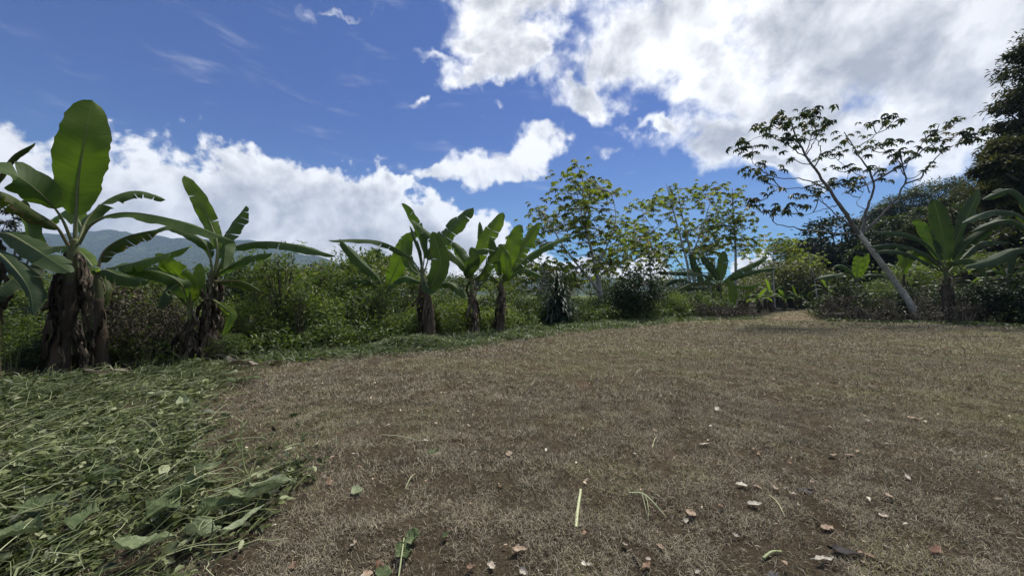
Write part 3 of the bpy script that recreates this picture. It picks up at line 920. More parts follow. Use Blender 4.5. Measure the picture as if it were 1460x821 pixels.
def dry_leaf_mesh(org, top, out, length, width, mat, parent, name='dry_leaf', drop=1.0, n=15):
    """crumpled dead leaf hanging down along the stem"""
    out = unit(np.array([out[0], out[1], 0.0])[None])[0]
    side = np.array([-out[1], out[0], 0])
    mb = MB(); k = 7
    rows = []
    ph = rng.uniform(0, 6, 4); sw = rng.normal(0, .15)
    for i in range(n+1):
        t = i/n
        c = np.array(top)+out*(.09*math.sin(min(t*4, 1.57))+.05*math.sin(t*7+ph[0]))*(.5+length*.4)+side*(sw*t+.05*math.sin(t*6+ph[1]))-np.array([0, 0, 1])*length*t*drop
        c = c+np.array([0, 0, .15*length*math.sin(min(1, t*3)*math.pi)*.5])
        wv = width*(.25+.75*math.sin(math.pi*min(1, t*1.05+.08))**.7)*(1+.2*math.sin(t*11+ph[2]))
        for j in range(k):
            u = (j/(k-1)-.5)
            zig = (.10 if j % 2 else -.06)*wv*(1+.4*math.sin(t*9+j+ph[3]))
            edge = 1+rng.normal(0, .28) if j in (0, k-1) else 1+rng.normal(0, .08)
            rows.append(c+side*u*wv*.62*edge+out*(zig+.35*wv*(abs(u)**1.5)+rng.normal(0, .06)*wv)+np.array([0, 0, rng.normal(0, .03)*(1+t)]))
    V = np.array(rows)
    g = np.arange(n)[:, None]*k+np.arange(k-1)[None]
    Q = np.stack([g, g+1, g+k+1, g+k], -1).reshape(-1, 4)
    st = np.zeros((len(V), 3)); st[:, 0] = np.tile(np.linspace(0, 1, k), n+1); st[:, 1] = np.repeat(np.linspace(0, length, n+1), k)
    mb.add(V-np.array(org), Q=Q, rnd=rng.uniform(.1, .8), st=st)
    return mb.build(name, mat, parent)

def stem_mesh(parent, org, P, r, mat, name='pseudostem', n=14):
    mb = MB()
    P = smooth_path(P, 22)
    tube(mb, P-org, r, n, rough=.05)
    return mb.build(name, mat, parent)

def banana(label, base, crown, Y, lv, r=(.19, .15, .10), ndry=10, dlen=(.5, 1.2), mat_stem='pseudo', group='banana plants around the clearing', zbase=None):
    b = at(*base, Y) if zbase is None else np.array(zbase)
    b[2] = 0 if zbase is None else b[2]
    c = at(*crown, Y)
    root = empty('banana_plant', b, label, 'banana plant', group)
    mid = (b+c)/2+np.array([rng.normal(0, .04), 0, 0])
    kx = .72 if Y > 10 else .68
    cut = b+(c-b)*.72
    stem_mesh(root, b, [b-np.array([0, 0, .05]), b+(mid-b)*.3, mid, cut], [r[0]*1.2*kx, r[0]*kx, r[1]*kx, (r[1]*.45+r[2]*.55)*kx], M[mat_stem])
    stem_mesh(root, b, [cut-(c-b)*.05, (cut+c)/2, c, c+(c-b)*.05], [(r[1]*.4+r[2]*.6)*kx*.97, r[2]*kx, r[2]*kx*.85, r[2]*kx*.6], M['pseudo_green'], 'leaf_sheath')
    for (pts, width, facing, kw) in lv:
        ctrl = [at(p[0], p[1], Y+p[2]) for p in pts]
        kw = dict(kw); mk = kw.get('mat', 'ban')
        if mk == 'ban_old': kw.setdefault('ribmat', 'rib_old')
        banana_leaf(root, b, ctrl, width, facing, **kw)
    ndry = int(ndry*1.7)
    for i in range(ndry):
        f = random.uniform(.22, 1.0)
        top = b+(c-b)*f
        a = random.uniform(0, 6.28)
        L = min(random.uniform(*dlen)*.85, top[2]*.98)
        rr = r[0]*(1-f)+r[2]*f
        o = np.array([math.cos(a), math.sin(a)])
        dry_leaf_mesh(b, top+np.array([o[0], o[1], 0])*rr*.55, o, L, random.uniform(.08, .26), M['dry' if random.random() < .68 else 'pale_dry'], root)
    return root

Y1 = 6.9
banana('tallest banana plant with one broad upright leaf, leftmost in view', (82, 541), (105, 350), Y1, [
    ([(107, 350, 0), (108, 318, 0), (112, 255, -.05), (122, 195, -.1), (132, 143, .0)], .96, 'c', dict(pf=.2, fold=.10, tears=1.2, mat='ban_young', rr=.028, wave=.02)),
    ([(103, 348, 0), (88, 312, -.2), (64, 282, -.5), (20, 248, -.9), (-50, 225, -1.4)], .82, (.3, -.62, .75), dict(pf=.34, fold=.22, tears=2, mat='ban', asym=.1)),
    ([(98, 350, -.1), (80, 322, -.3), (48, 300, -.6), (10, 276, -1.0), (-30, 270, -1.3)], .5, (.2, -.2, 1), dict(pf=.2, fold=.9, tears=5, mat='ban_old')),
    ([(110, 348, 0), (126, 310, .3), (158, 282, .6), (196, 272, .9), (236, 285, 1.1)], .44, (-.1, -.45, 1), dict(pf=.2, fold=.35, tears=4)),
    ([(112, 348, 0), (132, 318, -.1), (180, 303, -.3), (255, 315, -.6), (336, 345, -.9)], .42, (.0, -.35, 1), dict(pf=.2, fold=.55, tears=4)),
    ([(108, 352, .1), (118, 330, .3), (98, 300, .7), (68, 318, 1.0)], .4, (0, -.8, .7), dict(pf=.15, fold=.3, tears=2, mat='ban_young')),
    ([(100, 375, -.1), (60, 372, -.4), (20, 395, -.8), (-20, 430, -1.1)], .5, (0, -.4, 1), dict(pf=.15, fold=.5, tears=4, mat='ban_dark')),
    ], r=(.2, .17, .14), ndry=16, dlen=(.6, 1.7))
banana('dark old banana stem with low drooping leaves, just right of the tallest plant', (146, 530), (138, 388), 7.6, [
    ([(138, 390, 0), (160, 382, -.2), (205, 371, -.5), (272, 351, -.8)], .44, (.0, -.55, 1), dict(pf=.1, fold=.25, tears=3, mat='ban_young')),
    ([(138, 390, .1), (148, 358, .2), (180, 337, .4), (228, 326, .6)], .52, (.1, -.6, 1), dict(pf=.12, fold=.7, tears=6, mat='ban_old')),
    ([(138, 390, -.1), (150, 385, -.4), (170, 392, -.6), (212, 402, -.8)], .4, (0, -.5, 1), dict(pf=.1, fold=.5, tears=4, mat='ban')),
    ([(137, 390, 0), (125, 380, -.3), (105, 384, -.5), (84, 400, -.6)], .4, (0, -.6, 1), dict(pf=.1, fold=.5, tears=3, mat='ban_young')),
    ([(138, 392, 0), (145, 400, -.2), (150, 415, -.3), (148, 440, -.35)], .24, (0, -1, .2), dict(pf=.15, fold=.9, tears=2, mat='ban_old')),
    ([(138, 390, 0), (120, 365, .4), (100, 352, .6), (70, 352, .8)], .4, (0, -.6, 1), dict(pf=.12, fold=.4, tears=3, mat='ban_young')),
    ], r=(.17, .14, .11), ndry=5, dlen=(.4, 1.0))
Y2 = 6.0
banana('banana plant cut by the left edge with drooping dark leaves', (-22, 560), (-18, 330), Y2, [
    ([(-18, 335, 0), (-5, 300, .1), (20, 290, .3), (42, 325, .4), (62, 382, .4)], .34, (-.4, -.7, .6), dict(pf=.15, fold=.3, tears=1, mat='ban')),
    ([(-18, 345, 0), (5, 332, 0), (45, 352, -.1), (100, 388, -.3)], .44, (0, -.6, 1), dict(pf=.12, fold=.3, tears=3, mat='ban_dark')),
    ([(-18, 335, 0), (-8, 270, .1), (15, 225, .2), (50, 204, .3)], .2, (.3, -.6, .8), dict(pf=.45, fold=1.0, tears=1, mat='ban_old')),
    ([(-18, 350, 0), (10, 372, -.3), (40, 410, -.5), (48, 450, -.6)], .4, (0, -.7, .7), dict(pf=.1, fold=.6, tears=6, mat='ban_dark')),
    ], r=(.2, .17, .13), ndry=8, dlen=(.6, 1.5))
Y3 = 8.2
banana('banana plant second from the left with a bare curved leaf reaching right', (291, 508), (303, 392), Y3, [
    ([(305, 395, 0), (310, 352, 0), (300, 318, .1), (284, 285, .1), (262, 250, .2)], .46, 'c', dict(pf=.22, fold=.12, tears=2, mat='ban_young', wave=.05)),
    ([(308, 392, 0), (314, 355, .1), (330, 325, .3), (352, 294, .5)], .50, (-.3, -1, .4), dict(pf=.2, fold=.22, tears=3)),
    ([(308, 392, 0), (325, 358, -.2), (365, 345, -.5), (415, 348, -.8), (478, 365, -1.1)], .36, (.0, -.5, 1), dict(pf=.16, fold=.45, tears=6)),
    ([(303, 390, 0), (295, 352, -.1), (272, 332, -.3), (243, 322, -.5), (215, 330, -.7)], .36, (.0, -.45, 1), dict(pf=.2, fold=.4, tears=2)),
    ([(308, 395, 0), (320, 384, -.3), (350, 370, -.5), (388, 362, -.7)], .3, (.1, -.8, .8), dict(pf=.12, fold=.3, tears=3)),
    ([(306, 395, 0), (318, 372, -.5), (322, 350, -.9), (318, 385, -1.2)], .36, (.4, -.9, .6), dict(pf=.2, fold=.4, tears=2)),
    ([(306, 402, 0), (325, 400, -.2), (348, 402, -.4), (374, 416, -.5)], .3, (0, -.4, 1), dict(pf=.12, fold=.8, tears=4, mat='ban_old')),
    ([(300, 425, -.1), (322, 440, -.4), (330, 450, -.5), (318, 478, -.6)], .2, (.5, -1, .2), dict(pf=.2, fold=.3, tears=0, mat='ban_young')),
    ], r=(.24, .22, .13), ndry=16, dlen=(.5, 1.3))
Y3b = 7.9
banana('young banana plant with round hanging leaf beside the second large one', (268, 505), (272, 440), Y3b, [
    ([(272, 442, 0), (268, 410, -.1), (245, 385, -.3), (222, 362, -.4)], .56, (-.35, -1, .3), dict(pf=.12, fold=.3, tears=1, mat='ban_young', asym=-.15)),
    ([(270, 442, 0), (258, 405, -.3), (225, 388, -.5), (165, 378, -.6)], .42, (0, -.5, 1), dict(pf=.15, fold=.4, tears=2, mat='ban')),
    ([(272, 440, 0), (282, 405, .1), (285, 375, .2)], .32, 'c', dict(pf=.15, fold=.2, tears=1, mat='ban_young')),
    ([(270, 440, 0), (250, 420, -.4), (236, 415, -.5), (225, 440, -.6)], .4, (-.3, -.9, .4), dict(pf=.2, fold=.4, tears=1, mat='ban_dark')),
    ], r=(.13, .11, .08), ndry=6, dlen=(.4, .9))
Y4 = 12.6
banana('thick stemmed banana plant with a dead hanging leaf, left of three in the middle', (612, 484), (602, 385), Y4, [
    ([(602, 388, 0), (604, 360, 0), (592, 325, .1), (573, 290, .2)], .62, (-1, -.55, .2), dict(pf=.15, fold=.25, tears=1)),
    ([(605, 388, 0), (614, 362, .1), (636, 333, .3), (675, 296, .5)], .74, (-.25, -1, .5), dict(pf=.14, fold=.22, tears=3)),
    ([(603, 390, 0), (612, 410, -.3), (628, 375, -.6), (617, 330, -.8)], .75, 'c', dict(pf=.1, fold=.15, tears=1, mat='ban_dark')),
    ([(600, 388, 0), (582, 365, -.2), (545, 345, -.5), (506, 341, -.8), (468, 343, -1.2)], .42, (0, -.4, 1), dict(pf=.14, fold=.5, tears=6)),
    ([(603, 420, .2), (622, 408, 0), (642, 404, -.2), (664, 424, -.4)], .4, (0, -.6, 1), dict(pf=.12, fold=.5, tears=5)),
    ([(602, 388, -.1), (596, 360, -.3), (588, 338, -.4), (584, 322, -.4)], .42, (-.6, -1, .2), dict(pf=.1, fold=1.2, tears=2, mat='ban_dark')),
    ([(604, 395, 0), (585, 380, .2), (580, 345, .3), (600, 330, .3)], .5, 'c', dict(pf=.1, fold=.3, tears=3, mat='ban')),
    ], r=(.27, .2, .13), ndry=14, dlen=(.6, 1.7))
banana('banana plant with two broad upright leaves behind the thick stemmed one', (560, 470), (550, 418), 14.2, [
    ([(550, 420, 0), (556, 402, 0), (568, 375, 0), (584, 332, .1)], .85, 'c', dict(pf=.14, fold=.12, tears=2, mat='ban_young')),
    ([(550, 420, 0), (538, 395, -.3), (512, 370, -.6), (484, 340, -.9)], .6, (.3, -.5, 1), dict(pf=.12, fold=.4, tears=2)),
    ([(549, 420, 0), (530, 402, -.4), (505, 396, -.8), (480, 412, -1.1)], .5, (0, -.6, 1), dict(pf=.12, fold=.5, tears=9)),
    ([(550, 420, 0), (556, 408, -.3), (575, 395, -.5), (600, 402, -.7)], .5, (0, -.6, 1), dict(pf=.12, fold=.4, tears=5)),
    ], r=(.16, .12, .09), ndry=5)
Y5 = 13.6
banana('slender banana plant in the middle with torn dark leaves, between two others', (679, 477), (672, 398), Y5, [
    ([(672, 400, 0), (660, 378, -.4), (625, 345, -.8), (586, 312, -1.2)], .60, (.35, -.5, 1), dict(pf=.08, fold=.25, tears=2)),
    ([(673, 400, 0), (680, 372, 0), (695, 338, .1), (718, 303, .3)], .72, (-.3, -1, .3), dict(pf=.15, fold=.2, tears=2, mat='ban_young')),
    ([(672, 400, 0), (678, 370, .4), (686, 345, .7), (684, 316, .9)], .4, 'c', dict(pf=.2, fold=.5, tears=1)),
    ([(674, 400, 0), (688, 388, -.4), (700, 370, -.8), (716, 348, -1.0)], .6, (.4, -.8, .8), dict(pf=.1, fold=.5, tears=4, mat='ban_dark')),
    ([(672, 398, 0), (668, 372, -.3), (682, 356, -.7), (706, 358, -1.1)], .5, (-.1, -.6, 1), dict(pf=.16, fold=.4, tears=3)),
    ([(671, 398, 0), (664, 372, .3), (648, 352, .5), (636, 352, .6)], .6, 'c', dict(pf=.16, fold=.5, tears=4, mat='ban')),
    ([(672, 404, 0), (668, 390, -.5), (676, 372, -.9), (672, 352, -1.0)], .55, 'c', dict(pf=.15, fold=.3, tears=2, mat='ban_dark')),
    ], r=(.17, .13, .10), ndry=9, dlen=(.5, 1.4))
banana('banana plant with a fan of upright leaves, right of three in the middle', (713, 475), (715, 402), 14.0, [
    ([(715, 404, 0), (720, 385, 0), (730, 355, 0), (742, 320, .2)], .80, 'c', dict(pf=.14, fold=.15, tears=2, mat='ban_young')),
    ([(717, 404, 0), (730, 380, .3), (748, 350, .6), (769, 317, .9)], .62, (-.3, -1, .3), dict(pf=.14, fold=.2, tears=2, mat='ban_young')),
    ([(714, 404, 0), (712, 385, -.3), (706, 362, -.5), (699, 338, -.6)], .45, (.7, -1, .2), dict(pf=.15, fold=.3, tears=1)),
    ([(717, 404, 0), (735, 382, -.2), (770, 355, -.5), (815, 336, -.9)], .52, (.0, -.6, 1), dict(pf=.12, fold=.3, tears=4)),
    ([(716, 404, 0), (730, 392, -.3), (748, 384, -.5), (774, 394, -.8)], .46, (.0, -.6, 1), dict(pf=.14, fold=.4, tears=8)),
    ([(714, 406, 0), (706, 398, -.3), (696, 392, -.5), (684, 402, -.7)], .42, (0, -.8, .8), dict(pf=.12, fold=.4, tears=2, mat='ban_old')),
    ([(715, 406, 0), (722, 392, -.5), (720, 370, -.8), (712, 352, -.9)], .6, 'c', dict(pf=.14, fold=.3, tears=2, mat='ban')),
    ], r=(.22, .17, .12), ndry=10, dlen=(.5, 1.5))
# right hand side, on the bank
banana('large banana plant with two upright leaves on the right bank', (1349, 452), (1349, 384), 19.5, [
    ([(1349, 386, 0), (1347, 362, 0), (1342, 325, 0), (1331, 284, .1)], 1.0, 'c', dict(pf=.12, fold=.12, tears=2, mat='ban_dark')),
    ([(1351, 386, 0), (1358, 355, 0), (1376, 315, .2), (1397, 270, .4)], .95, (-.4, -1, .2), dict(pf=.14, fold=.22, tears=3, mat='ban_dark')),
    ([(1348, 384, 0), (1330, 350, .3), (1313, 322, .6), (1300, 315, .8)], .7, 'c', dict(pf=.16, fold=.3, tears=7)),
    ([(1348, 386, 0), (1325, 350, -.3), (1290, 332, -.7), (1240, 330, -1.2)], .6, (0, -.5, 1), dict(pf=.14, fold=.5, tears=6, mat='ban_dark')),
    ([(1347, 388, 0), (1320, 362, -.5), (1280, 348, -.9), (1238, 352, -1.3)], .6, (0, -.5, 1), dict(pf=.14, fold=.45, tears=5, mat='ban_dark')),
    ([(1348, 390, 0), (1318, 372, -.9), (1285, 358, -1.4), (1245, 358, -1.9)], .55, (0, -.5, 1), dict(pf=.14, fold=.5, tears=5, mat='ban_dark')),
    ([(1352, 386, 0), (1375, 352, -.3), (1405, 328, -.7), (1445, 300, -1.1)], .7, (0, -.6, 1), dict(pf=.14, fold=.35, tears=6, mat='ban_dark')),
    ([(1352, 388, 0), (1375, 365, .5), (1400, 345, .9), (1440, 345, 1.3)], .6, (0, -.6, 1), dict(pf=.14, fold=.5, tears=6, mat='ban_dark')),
    ([(1347, 388, 0), (1325, 368, -.3), (1302, 362, -.5), (1288, 392, -.7)], .6, (-.3, -.8, .5), dict(pf=.2, fold=.4, tears=2, mat='ban_young')),
    ([(1350, 388, 0), (1362, 372, -.8), (1392, 372, -1.3), (1412, 398, -1.6)], .6, (0, -.6, 1), dict(pf=.16, fold=.5, tears=5)),
    ], r=(.24, .2, .15), ndry=10, dlen=(.6, 1.6), mat_stem='pseudo')
banana('banana plant at the right edge with long leaves crossing into view', (1492, 462), (1490, 350), 17.5, [
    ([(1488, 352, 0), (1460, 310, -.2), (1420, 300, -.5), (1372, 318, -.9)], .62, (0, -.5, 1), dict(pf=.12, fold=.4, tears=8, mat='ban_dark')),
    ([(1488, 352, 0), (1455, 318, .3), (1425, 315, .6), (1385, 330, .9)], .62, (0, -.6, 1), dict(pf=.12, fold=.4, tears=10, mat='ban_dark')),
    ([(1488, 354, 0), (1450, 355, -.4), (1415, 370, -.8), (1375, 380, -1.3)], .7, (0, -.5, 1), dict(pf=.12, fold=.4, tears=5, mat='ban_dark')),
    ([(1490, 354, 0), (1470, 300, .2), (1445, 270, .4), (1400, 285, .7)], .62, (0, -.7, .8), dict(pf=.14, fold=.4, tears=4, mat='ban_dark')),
    ([(1492, 350, 0), (1500, 300, .1), (1512, 240, .2)], .8, 'c', dict(pf=.12, fold=.2, tears=2)),
    ([(1492, 350, 0), (1530, 310, -.2), (1580, 300, -.6)], .7, 'u', dict(pf=.12, fold=.4, tears=5)),
    ], r=(.22, .18, .14), ndry=6)
banana('small bright banana plant behind the leaning trunk', (1224, 448), (1222, 398), 24.0, [
    ([(1222, 400, 0), (1222, 388, 0), (1224, 376, 0), (1222, 364, .1)], .75, 'c', dict(pf=.1, fold=.12, tears=0, mat='ban_young')),
    ([(1223, 400, 0), (1228, 388, .1), (1234, 376, .2), (1238, 361, .3)], .55, (-.3, -1, .2), dict(pf=.1, fold=.2, tears=0, mat='ban_young')),
    ([(1222, 400, 0), (1212, 385, .2), (1200, 378, .4), (1188, 380, .6)], .5, (0, -.7, .8), dict(pf=.12, fold=.4, tears=3)),
    ([(1222, 400, 0), (1210, 392, -.4), (1190, 392, -.8), (1160, 398, -1.1)], .55, (0, -.5, 1), dict(pf=.12, fold=.4, tears=3, mat='ban_dark')),
    ([(1222, 400, 0), (1238, 392, -.4), (1258, 392, -.8), (1285, 402, -1.1)], .55, (0, -.5, 1), dict(pf=.12, fold=.4, tears=5, mat='ban_dark')),
    ], r=(.16, .13, .1), ndry=4)
# the pair by the path
banana('banana plant with spreading leaves beside the earth path', (1026, 452), (1027, 404), 27.5, [
    ([(1027, 406, 0), (1028, 392, 0), (1030, 378, 0), (1032, 358, .2)], .9, 'c', dict(pf=.1, fold=.2, tears=2, mat='ban')),
    ([(1026, 406, 0), (1020, 390, .2), (1010, 378, .4), (1000, 366, .6)], .8, 'c', dict(pf=.1, fold=.4, tears=4, mat='ban_dark')),
    ([(1028, 406, 0), (1045, 392, -.2), (1068, 380, -.6), (1094, 366, -1.0)], .7, (0, -.6, 1), dict(pf=.1, fold=.3, tears=4)),
    ([(1028, 406, 0), (1050, 395, .3), (1080, 385, .6), (1112, 381, 1.0)], .6, (0, -.6, 1), dict(pf=.1, fold=.4, tears=5)),
    ([(1026, 406, 0), (1010, 394, -.4), (985, 388, -.9), (935, 388, -1.6)], .7, (0, -.5, 1), dict(pf=.1, fold=.4, tears=6, mat='ban_dark')),
    ([(1027, 406, 0), (1040, 405, -.4), (1062, 408, -.7), (1085, 404, -1.0)], .6, (0, -.6, 1), dict(pf=.1, fold=.4, tears=3, mat='ban_young')),
    ([(1027, 408, 0), (1038, 402, -.6), (1046, 415, -.9), (1044, 440, -1.0)], .75, (0, -1, .2), dict(pf=.12, fold=.15, tears=0, mat='ban_young')),
    ([(1026, 408, 0), (1006, 402, -.5), (985, 405, -.9), (962, 415, -1.2)], .6, (0, -.6, 1), dict(pf=.1, fold=.5, tears=6, mat='ban_old')),
    ], r=(.2, .17, .13), ndry=7)
banana('darker banana plant half hidden behind the one by the path', (1003, 452), (1002, 410), 28.8, [
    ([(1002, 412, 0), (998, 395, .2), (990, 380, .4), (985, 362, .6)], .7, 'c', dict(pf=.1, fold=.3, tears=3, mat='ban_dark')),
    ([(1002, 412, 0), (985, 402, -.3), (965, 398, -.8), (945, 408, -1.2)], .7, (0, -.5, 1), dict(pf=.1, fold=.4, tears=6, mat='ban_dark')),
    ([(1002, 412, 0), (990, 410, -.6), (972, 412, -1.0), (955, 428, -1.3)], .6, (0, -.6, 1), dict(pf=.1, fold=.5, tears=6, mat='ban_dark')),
    ([(1003, 412, 0), (1012, 395, .3), (1022, 385, .5), (1035, 385, .7)], .6, (0, -.7, .8), dict(pf=.1, fold=.4, tears=4)),
    ([(1002, 412, 0), (1000, 420, -.6), (1010, 425, -.9), (1016, 440, -1.0)], .5, (0, -1, .3), dict(pf=.1, fold=.5, tears=4)),
    ], r=(.18, .15, .12), ndry=6)

def auto_banana(h, nl, L, wd, label, mats, group):
    root = empty('banana_plant', (0, 0, 0), label, 'banana plant', group)
    o = np.zeros(3)
    stem_mesh(root, o, [(0, 0, -.05), (.02, 0, h*.4), (0, .02, h*.8), (0, 0, h)], [.14*h/2+.05, .12, .09, .07], M['pseudo'])
    for i in range(nl):
        a = i*2.4+random.uniform(-.3, .3)
        e = R(82-62*(i/(nl-1)))
        l = L*random.uniform(.75, 1.1)
        d = np.array([math.cos(a), math.sin(a), 0])
        p = np.array([0, 0, h*.98]); pts = [p.copy()]; ee = e
        for k in range(5):
            p = p+(d*math.cos(ee)+np.array([0, 0, 1])*math.sin(ee))*l/5
            pts.append(p.copy()); ee -= R(9+22*(i/(nl-1)))*(.5+k*.28)
        f = d*-1+np.array([0, 0, .8]) if i < nl*.35 else np.array([0, 0, 1.0])-d*.3
        banana_leaf(root, o, pts, wd*random.uniform(.8, 1.1), f, pf=.15, fold=random.uniform(.25, .55), tears=random.choice([1, 3, 6]), mat=random.choice(mats), n=22, rib=False)
    for i in range(4):
        a = random.uniform(0, 6.28); f = random.uniform(.6, 1)
        dry_leaf_mesh(o, (math.cos(a)*.08, math.sin(a)*.08, h*f), (math.cos(a), math.sin(a)), h*f*.8, .25, M['dry'], root, n=8)
    return root
low = auto_banana(1.15, 7, 1.5, .42, 'low banana plant in the row along the path, beyond the spreading one', ['ban', 'ban_young', 'ban'], 'low banana plants in a row by the path')
low2 = auto_banana(.9, 6, 1.3, .4, 'low banana plant in the row along the path, beyond the spreading one', ['ban_young', 'ban'], 'low banana plants in a row by the path')
lowspots = [(1062, 30), (1082, 31), (1100, 33), (1118, 35), (1136, 38), (1150, 41), (1092, 38), (1128, 44)]
for i, (px, Y) in enumerate(lowspots):
    src = (low, low2)[i % 2]
    p = at(px, 440, Y); p[2] = 0
    s = random.uniform(.85, 1.2)
    if i < 2:
        src.location = p; src.scale = (s, s, s); src.rotation_euler = (0, 0, random.uniform(0, 6))
    else:
        dup(src, p, random.uniform(0, 6), (s, s, s))
mid = auto_banana(2.4, 8, 2.3, .55, 'torn banana plant among the dark bushes right of the leaning trunk', ['ban', 'ban_dark', 'ban_dark'], 'banana plants around the clearing')
p = at(1440, 440, 23); p[2] = 0; mid.location = p
for px, Y, sc, lb in [(1290, 27, .95, 'banana plant in shade behind the leaning trunk, left of the large one'), (1180, 33, .8, 'banana plant at the foot of the round dark tree'),
                      (1530, 21, 1.1, 'banana plant at the far right beyond the edge plant'), (1080, 46, .75, 'distant banana plant at the end of the low row')]:
    p = at(px, 440, Y); p[2] = max(0, float(hill_h(p[0], p[1])))
    dup(mid, p, random.uniform(0, 6), (sc, sc, sc), lb)

# ------------------------------------------------------------------ palmate trees
def palmate(mb, P, N, Rr, rnd, lobes=8):
    P = np.asarray(P); k = len(P)
    N = unit(N)
    ref = np.tile(np.array([1.0, .1, 0]), (k, 1))
    U = unit(np.cross(N, ref)); Vv = np.cross(N, U)
    ph = rng.uniform(0, 6.28, k)
    for j in range(lobes):
        a = ph+j*(2*math.pi*.92/lobes)
        D = U*np.cos(a)[:, None]+Vv*np.sin(a)[:, None]
        D = unit(D-N*rng.uniform(.25, .85, k)[:, None])
        sz = Rr*rng.uniform(.75, 1.1, k)
        leaves(mb, P, D, N, sz, sz*.38, rnd, fold=.1, curl=.22)
def tree_leaf_clusters(mb, tips, nper, spread, Rr, updir=.8):
    T = np.repeat(np.asarray(tips), nper, 0)
    k = len(T)
    off = rng.normal(0, 1, (k, 3))*spread*np.array([1, 1, .5])
    P = T+off
    N = unit(unit(off)*.6+np.array([0, 0, updir+.6])+rng.normal(0, .25, (k, 3)))
    r_ = np.clip(rng.normal(.45, .2, k), 0, .9); r_[rng.random(k) < .04] = 1.0
    palmate(mb, P, N, Rr*rng.uniform(.7, 1.15, k), r_)

def leaning_tree():
    Y = 20.5
    b = at(1313, 460, Y); b[2] = 0
    root = empty('palmate_tree', b, 'leaning pale grey tree with bare forked limbs and leaf tufts at the right', 'tree', 'palmate leaved trees')
    q = lambda L: [at(x, y, Y+d) for x, y, d in L]
    tr = MB()
    P = smooth_path([b-np.array([0, 0, .1])]+q([(1297, 432, 0), (1272, 396, 0), (1246, 361, 0), (1224, 332, 0)]), 26)
    tube(tr, P-b, [.23, .15, .135, .125, .115], 12, rough=.03)
    tr.build('trunk', M['bark'], root)
    main = [([(1225, 334, 0), (1199, 295, -.3), (1168, 249, -.6), (1140, 206, -.8), (1126, 168, -.9)], .17),
            ([(1227, 335, 0), (1236, 300, .3), (1245, 259, .5), (1222, 218, .7), (1204, 188, .8)], .13),
            ([(1228, 334, 0), (1262, 301, -.3), (1290, 262, -.6), (1285, 230, -.8), (1282, 214, -.9)], .13),
            ([(1245, 259, .5), (1272, 244, .3), (1302, 225, .0), (1332, 204, -.3), (1364, 196, -.6)], .09),
            ([(1290, 262, -.6), (1312, 254, -1.0), (1322, 238, -1.3), (1350, 214, -1.6), (1378, 200, -1.8)], .07),
            ([(1222, 334, 0), (1180, 331, -.6), (1110, 320, -1.5), (1092, 300, -1.9), (1074, 282, -2.1)], .075),
            ([(1216, 326, 0), (1190, 304, .5), (1168, 284, .9), (1150, 270, 1.2)], .075),
            ([(1185, 273, -.5), (1148, 256, 0), (1110, 254, .5), (1082, 240, .8), (1060, 215, 1.0)], .06),
            ([(1176, 262, -.5), (1130, 268, -1.2), (1095, 262, -1.8), (1072, 240, -2.2)], .05),
            ([(1155, 228, -.7), (1120, 205, -1.2), (1085, 195, -1.7), (1062, 206, -2.0)], .05),
            ([(1150, 220, -.7), (1165, 195, -.2), (1172, 175, 0)], .05),
            ([(1160, 240, -.7), (1170, 222, -1.4), (1164, 196, -1.8), (1150, 170, -2)], .05),
            ([(1245, 258, .5), (1220, 268, .2), (1208, 258, 0), (1212, 240, -.2)], .05),
            ([(1240, 275, .4), (1230, 255, 1), (1200, 232, 1.6), (1182, 218, 1.9)], .05),
            ([(1218, 212, .7), (1245, 195, .3), (1265, 172, 0)], .05),
            ([(1286, 235, -.8), (1262, 215, -1.4), (1250, 205, -1.7)], .045),
            ([(1304, 224, 0), (1318, 200, .6), (1332, 190, .9)], .045),
            ([(1236, 300, .3), (1222, 290, 1.2), (1232, 270, 2), (1222, 262, 2.2)], .035),
            ([(1196, 292, -.3), (1172, 300, -1.4), (1142, 306, -2), (1120, 296, -2.4)], .04),
            ([(1140, 206, -.8), (1112, 178, -.4), (1098, 172, -.1)], .045)]
    tips = []
    for pts, r in main:
        mb = MB()
        P = smooth_path(q(pts), 22)
        P[3:] += rng.normal(0, .025, P[3:].shape)
        tube(mb, P-b, [r*.68, r*.46, r*.30, r*.17], 8, rough=.04)
        # side twigs, each rising to a tuft
        for _ in range(int(3+r*10)):
            i = random.randint(int(len(P)*.55), len(P)-2)
            d = unit((P[-1]-P[i//2])[None])[0]+rng.normal(0, .8, 3); d[2] = abs(d[2])*.5+.2
            d = unit(d[None])[0]; l = random.uniform(.35, 1.1)
            tp = [P[i], P[i]+d*l*.5-np.array([0, 0, .06]), P[i]+d*l+np.array([0, 0, .2])]
            tube(mb, smooth_path(tp, 6)-b, [.028, .014], 5)
            tips.append(tp[-1])
        mb.build('branch', M['bark_backlit'], root)
        tips += [P[-1], P[-2]+rng.normal(0, .12, 3)]
    cr = MB()
    tips = np.array(tips)
    tips = np.vstack([tips, [at(x, y, Y+d) for x, y, d in [(1140, 162, -1), (1152, 158, 0), (1128, 158, -.6), (1118, 168, .2), (1175, 172, -.8), (1146, 186, .3), (1110, 190, -.5), (1090, 205, 0), (1130, 196, -1.4)]]])
    tree_leaf_clusters(cr, tips-b, 3, .33, .34)
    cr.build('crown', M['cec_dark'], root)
leaning_tree()

